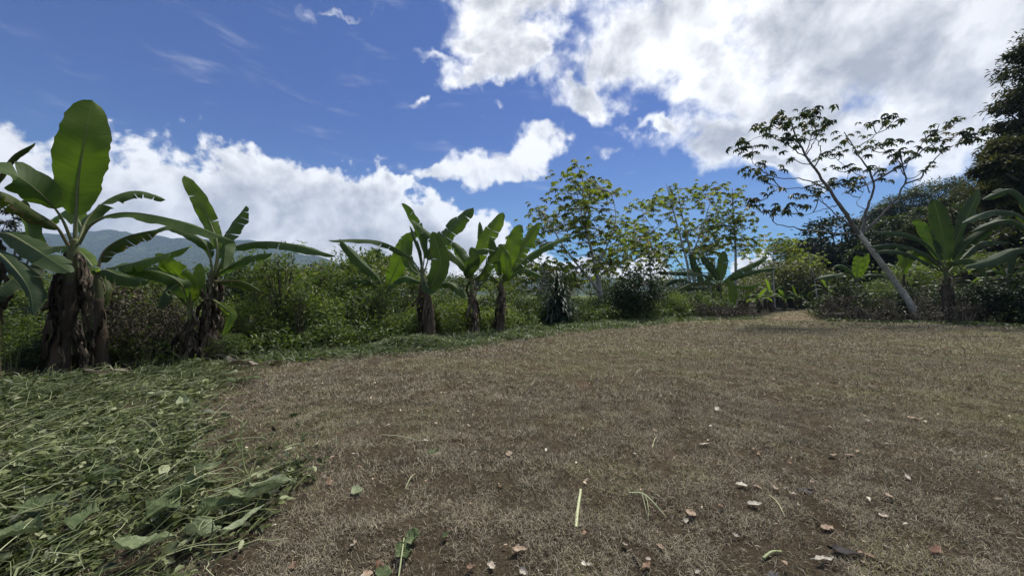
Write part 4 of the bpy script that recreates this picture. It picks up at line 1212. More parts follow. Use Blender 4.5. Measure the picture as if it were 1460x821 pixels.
def palm_tree(label, stems, Y, crown, ntw, nper=4, leafr=.36, mat='cec', bark='bark', group='palmate leaved trees', spread=.4):
    """stems: pixel polylines; crown: list of elliptical regions (px, py, rx, ry, depth half-width)"""
    b = at(stems[0][0][0][0], 450, Y); b[2] = 0
    root = empty('palmate_tree', b, label, 'tree', group)
    allP = []
    for si, (pts, r) in enumerate(stems):
        q = [at(x, y, Y+d) for x, y, d in pts]
        if si == 0 or pts[0][1] > 425:
            q[0] = np.array([q[0][0], q[0][1], -.1])
        P = smooth_path(q, 24)
        mb = MB()
        tube(mb, P-b, [r*.8, r*.62, r*.42, r*.18], 8, rough=.04)
        if si == 0: tw = mb
        else: mb.build('branch', M[bark], root)
        allP.append(P[8:])
    A = np.vstack(allP)
    tips = []
    for _ in range(ntw):
        cx, cy, rx, ry, dd = random.choices(crown, weights=[c[2]*c[3] for c in crown])[0]
        a, rad = random.uniform(0, 6.28), math.sqrt(random.random())
        tip = at(cx+rx*rad*math.cos(a), cy+ry*rad*math.sin(a), Y+random.uniform(-dd, dd))
        d = np.linalg.norm(A-tip, axis=1)+np.maximum(0, A[:, 2]-tip[2]+.4)*3
        s = A[int(np.argmin(d))]
        if np.linalg.norm(s-tip) > 4.5: continue
        midp = (s+tip)/2-np.array([0, 0, .08*np.linalg.norm(s-tip)])
        P = smooth_path([s, midp, tip], 8)
        tube(tw, P-b, [.035, .022, .012], 4, cap=False)
        tips.append(tip); tips.append(P[6])
    tw.build('trunk', M[bark], root)
    cr = MB()
    tree_leaf_clusters(cr, np.array(tips)-b, nper, spread*1.35, leafr*.94)
    cr.build('crown', M[mat], root)
    return root
palm_tree('twin stemmed palmate tree right of the strap leaved shrub', [
    ([(861, 440, 0), (855, 405, 0), (845, 365, 0), (836, 325, .2), (832, 285, .3), (830, 245, .3)], .17),
    ([(858, 435, .2), (850, 390, .5), (838, 340, 1.0), (828, 300, 1.4), (820, 262, 1.6)], .13),
    ([(857, 418, 0), (832, 388, -.6), (803, 351, -1.4), (784, 318, -2), (765, 292, -2.4)], .11),
    ([(850, 382, 0), (868, 345, -1), (878, 310, -1.8), (872, 275, -2)], .07)], 24, [
    (835, 262, 48, 32, 2), (790, 300, 42, 30, 2.4), (850, 310, 44, 40, 2.4), (765, 330, 26, 24, 2), (820, 350, 55, 40, 2.4), (870, 370, 36, 30, 2), (780, 385, 36, 22, 2)], 105, 4)
palm_tree('tall thin palmate tree left of a close pair', [
    ([(987, 452, 0), (982, 388, 0), (970, 338, 0), (957, 290, .2), (950, 262, .3)], .15),
    ([(985, 400, 0), (955, 355, -1), (930, 325, -2), (915, 300, -2.4)], .07)], 30, [
    (950, 280, 34, 24, 2.2), (925, 310, 34, 26, 2.2), (955, 325, 36, 28, 2.2), (905, 330, 26, 20, 2), (930, 355, 36, 22, 2.2)], 36, 4, .38)
palm_tree('tall thin palmate tree right of a close pair', [
    ([(992, 452, 0), (988, 388, 0), (981, 345, 0), (972, 305, .2), (966, 268, .3)], .16),
    ([(984, 370, 0), (998, 335, -.8), (1008, 305, -1.4), (1015, 275, -1.6)], .08)], 31, [
    (985, 275, 40, 20, 2.2), (1010, 285, 24, 22, 2.2), (995, 320, 34, 26, 2.2), (1015, 335, 24, 20, 2), (980, 355, 34, 18, 2)], 36, 4, .38)
palm_tree('straight palmate tree left of the leaning tree', [
    ([(1049, 452, 0), (1049, 382, 0), (1048, 335, 0), (1045, 300, .2), (1044, 268, .3)], .16)], 30, [
    (1046, 285, 24, 20, 1.8), (1062, 305, 26, 18, 2), (1040, 320, 24, 20, 2), (1055, 345, 28, 14, 2)], 36, 4, .36)
palm_tree('short palmate tree above the round dark coffee bush', [
    ([(930, 450, 0), (928, 400, 0), (925, 365, 0), (918, 340, .2)], .12),
    ([(928, 395, 0), (908, 375, -.8), (890, 360, -1.4)], .06)], 25.5, [
    (920, 350, 34, 22, 2), (890, 365, 26, 18, 1.8), (900, 335, 24, 16, 1.8), (945, 372, 24, 14, 1.6)], 32, 4, .34)
palm_tree('thin palmate sapling behind the pair by the path', [
    ([(1015, 452, 0), (1012, 400, 0), (1008, 365, 0), (1002, 325, .2)], .10)], 34, [
    (1004, 345, 24, 20, 2), (1018, 365, 22, 12, 2), (1000, 378, 22, 10, 2)], 30, 4, .36)
palm_tree('far low palmate tree below the tip of the leaning crown', [
    ([(1105, 448, 0), (1103, 400, 0), (1102, 360, .2)], .12)], 38, [
    (1105, 345, 30, 12, 2.5), (1090, 360, 22, 12, 2), (1125, 352, 20, 10, 2)], 30, 4, .38)
palm_tree('palmate sapling between the middle bananas and the twin stemmed tree', [
    ([(765, 462, 0), (768, 420, 0), (775, 390, .2), (770, 370, .3)], .08)], 21, [
    (770, 385, 30, 14, 1.6), (800, 395, 22, 14, 1.6), (748, 400, 18, 12, 1.4)], 30, 4, .3)
palm_tree('pale slim palmate tree above the path with few leaves', [
    ([(1168, 452, 0), (1163, 410, 0), (1158, 385, 0), (1152, 362, 0)], .12)], 40, [
    (1152, 365, 18, 10, 2), (1165, 375, 14, 8, 2)], 14, 3, .38)

# ------------------------------------------------------------------ shrubs
def shrub_proto(name, label, cat, h, wr, nclump, nper, leafL, leafW, mat, stem_mat='twig', clump=.28, shape='diamond', droop=.2, z0=.18, nst=9, openness=0.0, kindshape='round'):
    root = empty(name, (0, 0, 0), label, cat)
    mb = MB(); st = MB()
    C = []
    while len(C) < nclump:
        v = rng.uniform(-1, 1, 3)
        r = np.linalg.norm(v)
        if r > 1 or r < .35: continue
        zc = (v[2]+1)/2
        wide = wr*(1-.25*zc) if kindshape == 'round' else wr*(.55+.45*zc)
        C.append((v[0]*wide+rng.normal(0, .08), v[1]*wide+rng.normal(0, .08), h*(z0+(1-z0)*zc)*(1+rng.normal(0, .06))))
    C = np.array(C)
    for i, c in enumerate(C):
        if i % max(1, nclump//(nst*3)) == 0:
            b = np.array([rng.normal(0, .12*wr), rng.normal(0, .12*wr), 0])
            P = smooth_path([b, b*.6+c*.4+np.array([0, 0, .15*c[2]]), c], 6)
            tube(st, P, [.022, .014, .006], 4, cap=False)
    K = np.repeat(C, nper, 0); k = len(K)
    off = rng.normal(0, clump*.6, (k, 3))
    P = K+off*np.array([1, 1, .7])
    P[:, 2] = np.maximum(P[:, 2], .03)
    out = unit(P-np.array([0, 0, h*.4]))
    D = unit(out*.6+rng.normal(0, .7, (k, 3))-np.array([0, 0, droop]))
    N = unit(np.array([0, 0, 1.0])+out*.4+rng.normal(0, .45, (k, 3)))
    L = rng.uniform(.7, 1.25, k)*leafL
    base = np.repeat(np.clip(rng.normal(.45, .14, nclump), 0, 1), nper)
    leaves(mb, P, D, N, L, L*leafW/leafL*rng.uniform(.8, 1.2, k), np.clip(base+rng.normal(0, .15, k), 0, 1), curl=.15, shape=shape)
    st.build('stems', M[stem_mat], root)
    mb.build('foliage', M[mat], root)
    return root
SH = {}
PH = 2.5
SH['weed'] = [shrub_proto('shrub', 'x', 'shrub', PH, 1.25, 90, 34, .13, .06, 'weed') for _ in range(2)]
SH['light'] = [shrub_proto('shrub', 'x', 'shrub', PH, 1.2, 80, 34, .12, .045, 'weed_light', clump=.32)]
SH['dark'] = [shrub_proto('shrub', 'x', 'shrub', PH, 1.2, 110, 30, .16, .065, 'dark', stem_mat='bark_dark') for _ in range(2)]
SH['olive'] = [shrub_proto('shrub', 'x', 'shrub', PH, 1.35, 90, 30, .15, .06, 'olive', clump=.34)]
SH['brown'] = [shrub_proto('dry_shrub', 'x', 'shrub', PH, 1.3, 80, 26, .16, .055, 'brown', droop=.7, clump=.3)]
SH['sapling'] = [shrub_proto('sapling', 'x', 'sapling', PH, .62, 40, 22, .16, .042, 'weed', clump=.22, kindshape='open', z0=.3, nst=14) for _ in range(2)]
used = set()
cnt = {}
def shrub(kind, px, top, Y, label, wx=1.0, group=None, base_z=None):
    lst = SH[kind]
    i = cnt.get(kind, 0); cnt[kind] = i+1
    src = lst[i % len(lst)]
    p = at(px, 430, Y)
    p[2] = max(0.0, float(hill_h(p[0], p[1]))) if p[0] > 24 else 0.0
    topz = at(px, top, Y)[2]
    s = max(.25, (topz-p[2])/PH)
    rz = random.uniform(0, 6.28)
    sc = (s*wx, s*wx, s)
    if id(src) not in used:
        used.add(id(src))
        src.location = p; src.rotation_euler = (0, 0, rz); src.scale = sc
        tag(src, label, None, group)
        return src
    r = dup(src, p, rz, sc, label)
    if group: r['group'] = group
    return r
LG = 'leafy shrubs closing the left side of the clearing'
for row in [
    # left side, behind the first bananas
    ('weed', 10, 415, 9.5, 'leafy shrub at the left edge behind the cut off banana plant', 1.0),
    ('brown', 180, 405, 8.6, 'brown half dead shrub hung with dry leaves between the two left banana plants', 1.15),
    ('brown', 225, 430, 8.0, 'lower brown withered shrub just left of the second banana plant', 1.0),
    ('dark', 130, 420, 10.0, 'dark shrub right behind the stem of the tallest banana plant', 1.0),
    ('weed', 60, 400, 12.5, 'green shrub farther back between the edge plant and the tallest banana plant', 1.2),
    ('weed', 230, 392, 13.0, 'green shrub farther back between the two left banana plants', 1.2),
    ('sapling', 405, 352, 10.5, 'slender leafy sapling standing under the long curved banana leaf', 1.15),
    ('sapling', 375, 372, 12.5, 'slender sapling just right of the second banana plant', 1.1),
    ('light', 350, 425, 10.0, 'light green bush at the foot of the slender sapling', 1.2),
    ('light', 440, 415, 10.8, 'light green bush in the gap between left and middle banana plants', 1.25),
    ('weed', 480, 385, 13.5, 'dense green shrub left of the plant with two broad upright leaves', 1.2),
    ('sapling', 452, 378, 13.0, 'slim sapling behind the light green bush in the gap', 1.2),
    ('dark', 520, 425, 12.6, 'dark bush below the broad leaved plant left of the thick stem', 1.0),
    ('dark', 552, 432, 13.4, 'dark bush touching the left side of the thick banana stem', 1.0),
    ('weed', 520, 362, 17.0, 'tall shrub with uneven top left of the middle banana plants', 1.1),
    ('olive', 570, 375, 20.0, 'olive treelike shrub behind the thick stemmed banana plant', 1.2),
    ('weed', 640, 415, 15.5, 'green shrub between the thick and the slender banana stems', 1.1),
    ('weed', 640, 392, 21.0, 'green shrub seen through the gap behind the slender banana stem', 1.2),
    ('dark', 695, 425, 16.5, 'dark shrub between the slender and the fan leaved banana plants', 1.0),
    ('weed', 745, 418, 17.5, 'green shrub between the fan leaved banana plant and the strap leaved shrub', 1.1),
    ('light', 715, 395, 23.0, 'pale shrub beyond the fan leaved banana plant', 1.3),
    ('light', 830, 425, 20.0, 'light green bush right of the strap leaved shrub', 1.15),
    ('olive', 790, 392, 26.0, 'olive shrub behind the strap leaved shrub', 1.3),
    ('dark', 912, 388, 20.5, 'round dark coffee bush between twin stemmed tree and path bananas', 1.15),
    ('dark', 885, 412, 20.0, 'smaller dark bush against the left of the round coffee bush', 1.0),
    ('weed', 860, 405, 27.0, 'green shrub behind the twin stemmed palmate tree', 1.3),
    ('light', 960, 415, 22.5, 'light green bush right of the round coffee bush', 1.0),
    ('weed', 965, 385, 33.0, 'tall shrub under the close pair of thin trees', 1.3),
    ('olive', 1060, 392, 42.0, 'olive shrub behind the bananas by the path', 1.4),
    ('weed', 1015, 395, 36.0, 'green shrub behind the spreading banana plant by the path', 1.3),
    ('light', 985, 432, 25.0, 'low light bush in front of the darker path banana', 1.0),
    ('weed', 25, 452, 7.9, 'low leafy shrub in the gap left of the tallest banana stem', 1.3),
    ('dark', 50, 440, 9.0, 'dark low shrub half hidden behind the tallest banana stem on its left', 1.2),
    ('dark', 112, 462, 7.6, 'dark low shrub between the tallest banana stem and the old one beside it', .9),
    ('weed', 185, 470, 7.9, 'low green shrub in front of the half dead brown shrub', 1.0),
    ('sapling', 345, 362, 15.0, 'slim sapling rising behind the second banana plant', 1.2),
    ('sapling', 250, 378, 14.0, 'slim sapling standing behind the low leaves between the left bananas', 1.2),
    ('sapling', 500, 366, 15.0, 'sapling just left of the tall uneven shrub', 1.2),
    ('olive', 450, 372, 19.0, 'olive shrub topping the green wall left of the middle bananas', 1.3),
    ('weed', 390, 385, 16.0, 'green shrub behind the slender sapling', 1.3),
    ('weed', 590, 395, 17.0, 'green shrub filling the space behind the thick banana stem', 1.2),
    ('dark', 62, 498, 6.9, 'small dark plant at the left foot of the tallest banana stem', 1.2),
    ('weed', 325, 478, 8.3, 'small green plant at the right foot of the second banana plant', 1.3),
    ('dark', 250, 475, 8.2, 'small dark plant at the left foot of the second banana plant', 1.2),
    ('sapling', 430, 405, 9.9, 'thin upright sapling in front of the green wall, right of the slender one', .9),
    ('sapling', 545, 402, 12.4, 'thin upright sapling left of the thick banana stem', .9),
    ('sapling', 655, 425, 14.4, 'thin sapling between the thick and the slender banana stems', .9),
    ('weed', 60, 388, 16.0, 'tall green shrub under the far mountain, left of the tallest banana crown', 1.5),
    ('olive', 170, 384, 17.0, 'olive shrub under the far mountain behind the old banana stem', 1.5),
    ('weed', 330, 380, 18.0, 'green shrub under the far mountain right of the second banana crown', 1.4),
    ('weed', -60, 395, 9.0, 'leafy shrub outside the left edge', 1.2),
    ('weed', -140, 400, 10.0, 'leafy shrub far outside the left edge', 1.2),
    ]:
    shrub(*row, group=LG)
RG = 'shrubs closing the right side of the clearing'
for row in [
    ('olive', 1120, 368, 46.0, 'broad olive bush at the foot of the hill beyond the path', 1.5),
    ('olive', 1150, 380, 42.0, 'olive bush right of the path beneath the round dark tree', 1.2),
    ('light', 1105, 400, 50.0, 'pale bush at the far end of the path', 1.5),
    ('weed', 1195, 415, 26.0, 'green bush right of the path', 1.0),
    ('brown', 1205, 420, 22.0, 'brown dry bush standing where the path leaves the clearing', 1.1),
    ('brown', 1255, 424, 21.5, 'brown dry bush just left of the leaning trunk', 1.1),
    ('weed', 1250, 402, 24.5, 'green bush behind the brown ones left of the leaning trunk', 1.1),
    ('dark', 1292, 412, 22.0, 'dark bush right behind the foot of the leaning trunk', 1.0),
    ('light', 1300, 375, 30.0, 'sunlit yellow green bush above the leaning trunk foot', 1.3),
    ('light', 1380, 362, 28.0, 'sunlit yellow green bush behind the large right banana plant', 1.4),
    ('dark', 1345, 418, 20.5, 'dark bush hiding the stem of the large right banana plant', 1.1),
    ('dark', 1395, 408, 19.5, 'dark bush right of the large right banana plant', 1.2),
    ('dark', 1445, 395, 18.6, 'dark tall bush by the right edge below the long leaves', 1.2),
    ('brown', 1385, 432, 19.0, 'low withered bush under the dark bush at the right', 1.2),
    ('dark', 1500, 400, 17.5, 'dark bush outside the right edge', 1.2),
    ('weed', 1420, 360, 27.0, 'green shrub on the bank below the big overhanging tree', 1.4),
    ('weed', 1340, 345, 38.0, 'green shrub higher on the slope behind the two upright leaves', 1.5),
    ('olive', 1270, 345, 45.0, 'olive shrub on the slope right of the round dark tree', 1.5),
    ]:
    shrub(*row, group=RG)

def strap_shrub():
    Y = 17.4
    b = at(793, 464, Y); b[2] = 0
    root = empty('strap_leaf_shrub', b, 'dark upright shrub of drooping strap leaves right of the middle bananas', 'shrub')
    mb = MB(); st = MB()
    heads = []
    for i in range(7):
        a = random.uniform(0, 6.28); r = random.uniform(.15, .75); h = random.uniform(.6, 1.7) if i else 2.0
        if i == 0: r = 0
        tip = np.array([r*math.cos(a), r*math.sin(a), h]); heads.append(tip)
        tube(st, smooth_path([(0, 0, 0), tip*.5*np.array([1.2, 1.2, 1]), tip], 6), [.05, .03], 6)
    for tip in heads:
        for lev in np.arange(0, tip[2]-.15, .07):
            f = (tip[2]-lev)/tip[2]
            base = tip*np.array([f, f, 1])-np.array([0, 0, lev])
            for _ in range(7):
                a = random.uniform(0, 6.28); e = random.uniform(-.2, .75) if lev > .25 else random.uniform(.3, 1.4)
                L = random.uniform(.55, 1.0)
                d = np.array([math.cos(a)*math.cos(e), math.sin(a)*math.cos(e), math.sin(e)])
                P = [base, base+d*L*.5, base+d*L*.95-np.array([0, 0, .18*L]), base+d*L*1.15-np.array([0, 0, .5*L])]
                s = np.array([-math.sin(a), math.cos(a), 0])
                wd = [.03, .07, .06, .004]
                V = np.array([[p-s*w_*.5, p+s*w_*.5] for p, w_ in zip(P, wd)]).reshape(-1, 3)
                mb.add(V, Q=[[0, 1, 3, 2], [2, 3, 5, 4], [4, 5, 7, 6]], rnd=min(1, max(0, random.gauss(.4, .25))))
    st.build('stems', M['bark_dark'], root)
    mb.build('foliage', M['drac'], root)
strap_shrub()

# ------------------------------------------------------------------ trees on the slope
def tree(label, px, py_base, Y, lobes, leafL, mat, n, trunk_r=.3, flat=.75, group='trees on the right hand slope', name='broadleaf_tree', clumps=26, base=None, pinnate=False):
    """lobes: pixel ellipses (px, py, r px, depth offset) -> crown masses at their own depth"""
    b = at(px, py_base, Y) if base is None else np.array(base, float)
    b[2] = max(0, float(hill_h(b[0], b[1])))-.1 if b[0] > 24 else -.05
    root = empty(name, b, label, 'tree', group)
    tr = MB(); mb = MB()
    cs = [(at(x, y, Y+d), r/F_PX*Y) for x, y, r, d in lobes]
    cen = np.mean([c for c, _ in cs], 0)
    fork = b+(cen-b)*.45; fork[0] = b[0]*.6+fork[0]*.4; fork[1] = b[1]*.6+fork[1]*.4
    tube(tr, smooth_path([b, b+(fork-b)*.5+rng.normal(0, .1, 3), fork], 10)-b, [trunk_r*1.2, trunk_r, trunk_r*.8], 9, rough=.04)
    for c, r in cs:
        m_ = (fork+c)/2+rng.normal(0, .25, 3)-np.array([0, 0, .1*r])
        P = smooth_path([fork, m_, c], 9)
        tube(tr, P-b, [trunk_r*.6, trunk_r*.35, trunk_r*.12], 6)
        k = max(6, int(clumps))
        sub = c+randdir(k)*(r*rng.uniform(.45, 1.08, k))[:, None]*np.array([1, 1, flat])
        for q in sub:
            Pq = smooth_path([c, (c+q)/2+rng.normal(0, .12*r, 3), q], 4)
            tube(tr, Pq-b, [trunk_r*.14, trunk_r*.04], 4, cap=False)
        per = max(8, int(n/len(cs)/k))
        K = np.repeat(sub, per, 0); kk = len(K)
        off = rng.normal(0, 1, (kk, 3))*r*.17*np.array([1.15, 1.15, .55])
        Pp = K+off
        out = unit(Pp-c)
        D = unit(out*.7+rng.normal(0, .6, (kk, 3))-np.array([0, 0, .25]))
        N = unit(np.array([0, 0, 1.0])+rng.normal(0, .45, (kk, 3)))
        L = rng.uniform(.7, 1.3, kk)*leafL
        bb = np.repeat(np.clip(rng.normal(.42, .18, k), 0, 1), per)
        leaves(mb, Pp-b, D, N, L, L*(.32 if pinnate else .5), np.clip(bb+rng.normal(0, .13, kk), 0, 1), curl=.12)
    tr.build('trunk', M['bark_dark'], root)
    mb.build('crown', M[mat], root)
    return root
tree('round dark mango tree low on the slope left of the leaning trunk', 1192, 420, 52, [(1188, 336, 36, 0), (1158, 356, 28, -1), (1220, 350, 30, 0), (1200, 388, 26, -1), (1170, 392, 22, 0), (1225, 395, 20, 1)], .55, 'dark', 7000, .4, .9)
tree('big dark tree overhanging the right edge of the picture', 1560, 420, 24, [
    (1482, 92, 34, -.5), (1460, 140, 26, -1), (1520, 110, 50, 0), (1498, 180, 48, 0), (1460, 205, 32, -1.5), (1432, 215, 22, -2), (1485, 250, 44, 0), (1445, 262, 30, -1), (1550, 200, 70, 1), (1460, 292, 30, 0), (1418, 238, 18, -2.5), (1570, 90, 60, 1), (1472, 72, 22, -1), (1422, 278, 24, -1), (1458, 172, 30, -1), (1500, 290, 44, 0), (1450, 235, 34, -.5), (1520, 40, 40, 0)],
     .30, 'hill_dark', 34000, .5, .55, clumps=38, pinnate=True)
# flat topped trees along the ridge
for lb, px, Y, lob in [
    ('flat topped feathery tree highest on the ridge beside the big dark tree', 1345, 60, [(1335, 268, 26, 0), (1365, 262, 24, 0), (1310, 278, 22, 0), (1350, 285, 24, 1), (1385, 276, 22, 0)]),
    ('flat topped feathery tree on the ridge above the two upright banana leaves', 1290, 62, [(1285, 288, 22, 0), (1265, 298, 18, 0), (1310, 296, 20, 0), (1290, 308, 18, 1)]),
    ('small feathery tree on the ridge behind the leaning fork', 1255, 64, [(1250, 306, 18, 0), (1235, 318, 16, 0), (1270, 314, 16, 0)]),
    ]:
    tree(lb, px, 420, Y, lob, .45, 'hill', 4200, .28, .38, clumps=24, pinnate=True)
for lb, px, Y, lob, mt in [
    ('dark crowned tree on the slope below the flat topped ones', 1320, 50, [(1320, 312, 24, 0), (1345, 318, 24, 0), (1298, 322, 20, 0), (1330, 332, 26, 0)], 'hill'),
    ('olive crowned tree between the round dark tree and the ridge', 1245, 56, [(1240, 338, 20, 0), (1262, 335, 22, 0), (1252, 352, 22, 0), (1280, 345, 20, 0)], 'olive'),
    ('low rounded tree at the left end of the ridge', 1140, 72, [(1140, 362, 18, 0), (1160, 352, 18, 0), (1120, 374, 16, 0), (1150, 375, 22, 0)], 'olive'),
    ('tree with mottled crown behind the large right banana plant', 1395, 40, [(1395, 300, 30, 0), (1425, 305, 28, 0), (1370, 315, 24, 0), (1400, 328, 30, 0)], 'hill'),
    ('tree by the right edge under the big overhanging one', 1465, 34, [(1460, 310, 34, 0), (1490, 300, 40, 0), (1440, 330, 28, 0), (1475, 345, 34, 0)], 'hill'),
    ('small green tree standing on the slope under the sunlit bush', 1225, 46, [(1228, 362, 16, 0), (1245, 372, 18, 0), (1262, 378, 16, 0)], 'hill'),
    ]:
    tree(lb, px, 420, Y, lob, .42, mt, 4200, .25, .8, clumps=20)
for lb, px, Y, lob, mt in [
    ('dark tree filling the slope between the big overhanging tree and the flat topped ones', 1385, 48, [(1380, 285, 26, 0), (1405, 270, 28, 0), (1360, 300, 24, 0), (1395, 305, 30, 0), (1420, 290, 30, 0)], 'hill_dark'),
    ('dark leaved tree behind the fork of the leaning trunk', 1275, 44, [(1275, 325, 22, 0), (1298, 330, 22, 0), (1258, 345, 20, 0), (1285, 352, 24, 0), (1310, 350, 22, 0)], 'hill'),
    ('dark tree above the large right banana plant', 1345, 36, [(1345, 318, 26, 0), (1370, 330, 26, 0), (1322, 335, 24, 0), (1350, 348, 28, 0)], 'hill_dark'),
    ('dark tree at the right edge behind the long banana leaves', 1440, 30, [(1430, 340, 30, 0), (1462, 345, 34, 0), (1410, 360, 28, 0), (1445, 375, 34, 0)], 'hill_dark'),
    ]:
    tree(lb, px, 420, Y, lob, .36, mt, 6000, .25, .75, clumps=26)
# left hand trees beyond the bananas
LT = 'trees beyond the left hand bananas'
tree('thin dark tree with feathery layers at the left edge below the cloud', 12, 430, 22, [(18, 300, 12, 0), (40, 312, 13, 0), (8, 318, 12, 0), (62, 318, 9, 0), (25, 332, 12, 0)], .2, 'dark', 1300, .12, .35, group=LT, clumps=12, pinnate=True)
for lb, px, Y, lob in [
    ('rounded green tree seen in the gap right of the second banana plant', 430, 34, [(430, 392, 20, 0), (405, 398, 18, 0), (455, 398, 18, 0), (432, 408, 22, 0)]),
    ('rounded tree behind the tall uneven shrub', 540, 30, [(540, 372, 20, 0), (515, 380, 18, 0), (565, 380, 18, 0), (540, 394, 24, 0)]),
    ('low rounded tree seen between the two left banana plants', 215, 30, [(215, 398, 22, 0), (185, 402, 20, 0), (245, 404, 20, 0)]),
    ('far rounded tree behind the fan leaved banana plant', 700, 45, [(700, 396, 20, 0), (675, 402, 18, 0), (725, 400, 18, 0)]),
    ('far rounded tree behind the twin stemmed palmate tree', 840, 50, [(840, 396, 22, 0), (812, 402, 18, 0), (868, 400, 20, 0), (895, 404, 18, 0)]),
    ]:
    tree(lb, px, 425, Y, lob, .32, 'weed', 3000, .16, .75, group=LT, clumps=18)

# ------------------------------------------------------------------ small things lying about
def flat_leaf(name, label, cat, loc, L, Wd, az_, mat, group=None, curl=.25, cup=.3, lift=.012, rnd=None, lobed=0.0, n=9, stalk=True):
    mb = MB()
    rows = []
    rv = random.random() if rnd is None else rnd
    ph = rng.uniform(0, 6, 3)
    J = np.linspace(-1, 1, 7)
    for i in range(n+1):
        t = i/n
        hw = Wd/2*(math.sin(math.pi*min(1, t**.8))**.75)*(1+lobed*math.sin(t*14+ph[0]))
        z = curl*L*(t-.45)**2*1.6+lift+.035*L*math.sin(t*8+ph[0])
        rows.append(np.stack([np.full(7, (t-.5)*L)+.02*L*np.sin(J*4+ph[1]), J*hw, z+cup*hw*np.abs(J)**1.4*(1+.6*math.sin(t*5+ph[2]))+rng.normal(0, .035*Wd, 7)+.05*Wd*np.sin(J*7+t*6+ph[1])], 1))
    V = np.array(rows).reshape(-1, 3)
    g = np.arange(n)[:, None]*7+np.arange(6)[None]
    st = np.zeros((len(V), 3)); st[:, 0] = np.tile(J, n+1); st[:, 1] = np.repeat(np.linspace(0, L, n+1), 7)
    mb.add(V, Q=np.stack([g, g+1, g+8, g+7], -1).reshape(-1, 4), rnd=np.clip(rv+rng.normal(0, .05, len(V)), 0, 1), st=st)
    if stalk:
        tube(mb, np.array([[-.5*L, 0, .02*L+lift+curl*L*.3], [-.62*L, .02*L, .01+lift], [-.75*L, .05*L, .006]]), [.0025, .0015], 4, rnd=rv)
    o = mb.build(name, mat)
    o.location = loc; o.rotation_euler = (rng.normal(0, .15), rng.normal(0, .15), az_)
    return tag(o, label, cat, group)
def gp(px, py, dz=.012):
    p = G(px, py); p[2] = float(hgt(p[0], p[1]))+dz
    return p
LF = 'fallen dry leaves on the clearing'
special = [
    (985, 730, .17, .11, 'litter', .55, 'largest pinkish tan curled leaf on the mown ground, lower right'),
    (1057, 698, .12, .085, 'litter', .97, 'pale bleached leaf lying left of two tan ones in the lower right'),
    (1080, 699, .09, .06, 'litter', .5, 'tan leaf beside the pale bleached one'),
    (1106, 699, .09, .05, 'litter', .75, 'buff leaf just left of the dark rotten scrap'),
    (1148, 701, .14, .09, 'litter_dark', .5, 'black rotten leaf scrap in the lower right'),
    (1076, 721, .13, .07, 'litter', 1.0, 'whitish folded leaf below the pale bleached one'),
    (1180, 747, .13, .08, 'litter', .5, 'dull tan leaf above the black one in the lower right'),
    (1205, 789, .24, .12, 'litter_dark', .3, 'long black rotten leaf near the bottom at the right'),
    (1176, 800, .16, .06, 'litter', 1.0, 'pale shredded leaf left of the long black one'),
    (1335, 783, .2, .09, 'litter', .05, 'reddish brown leaf near the bottom right'),
    (921, 802, .1, .06, 'litter', .3, 'reddish leaf near the bottom, left of the short green stalk'),
    (1003, 633, .14, .1, 'litter', .95, 'pale ragged leaf in the middle distance, right of centre'),
    (1022, 585, .13, .1, 'litter', .92, 'pale leaf farther out, above the ragged one'),
    (1305, 603, .22, .1, 'litter', .55, 'orange tan leaf far out on the right'),
    (1294, 684, .1, .05, 'litter', .97, 'white leaf chip at the right'),
    (1186, 650, .13, .06, 'litter', .6, 'tan leaf left of a paired one in the right middle'),
    (1210, 650, .13, .08, 'litter', .45, 'rusty leaf right of a paired one in the right middle'),
    (726, 648, .15, .09, 'litter', .6, 'tan leaf with dark shadow in the centre of the clearing'),
    (606, 629, .1, .06, 'litter', .95, 'pale leaf left of the wilted green one in the centre'),
    (476, 652, .11, .07, 'litter', .6, 'tan leaf left of centre near two green ones'),
    (455, 637, .1, .06, 'litter', 1.0, 'white leaf at left above the tan one'),
    (740, 785, .12, .08, 'litter', .6, 'tan leaf near the bottom centre'),
    (545, 805, .18, .11, 'litter', .02, 'red brown leaf at the bottom, left of centre'),
    (521, 815, .14, .09, 'litter', .55, 'tan leaf at the very bottom beside the red brown one'),
    (470, 690, .14, .08, 'litter', .3, 'brown leaf left of centre beside the cut weeds'),
    (1268, 712, .1, .06, 'litter', .7, 'tan leaf right of the pale ones'),
    (552, 606, .1, .06, 'litter', .9, 'pale leaf far left of centre'),
]
for px, py, L, Wd, mt, rv, lb in special:
    flat_leaf('fallen_leaf', lb, 'leaf', gp(px, py, .022), L*.78, Wd*.58, random.uniform(0, 6.28), M[mt], LF, rnd=rv, cup=random.uniform(.1, .45), curl=random.uniform(.0, .2), lobed=.25, lift=.004)
WL = 'wilted green leaves on the brown ground'
for px, py, L, Wd, lb in [(618, 645, .17, .12, 'wilted green leaf in the centre of the clearing'), (508, 700, .17, .13, 'wilted green leaf left of centre by the weed heap'),
                          (590, 775, .2, .15, 'wilted green leaf near the bottom centre'), (575, 790, .2, .14, 'crumpled green leaf below another near the bottom centre'),
                          (636, 768, .1, .06, 'small wilted green leaf near the bottom centre'), (548, 812, .2, .14, 'wilted green leaf at the very bottom, left of centre'),
                          (473, 643, .12, .06, 'small green leaf left of centre above the tan one')]:
    flat_leaf('wilted_leaf', lb, 'leaf', gp(px, py, .02), L*.62, Wd*.62, random.uniform(0, 6.28), M['wilted'], WL, cup=.35, curl=.3, lobed=.15)
protos = [flat_leaf('fallen_leaf', 'small tan dry leaf scattered on the mown ground', 'leaf', (0, 0, 0), .085, .05, 0, M['litter'], 'small dry leaves scattered on the clearing', rnd=r_, cup=.35, curl=.25, lobed=.25, lift=.004) for r_ in (.35, .5, .7, .85, 1.0)]
k = 0
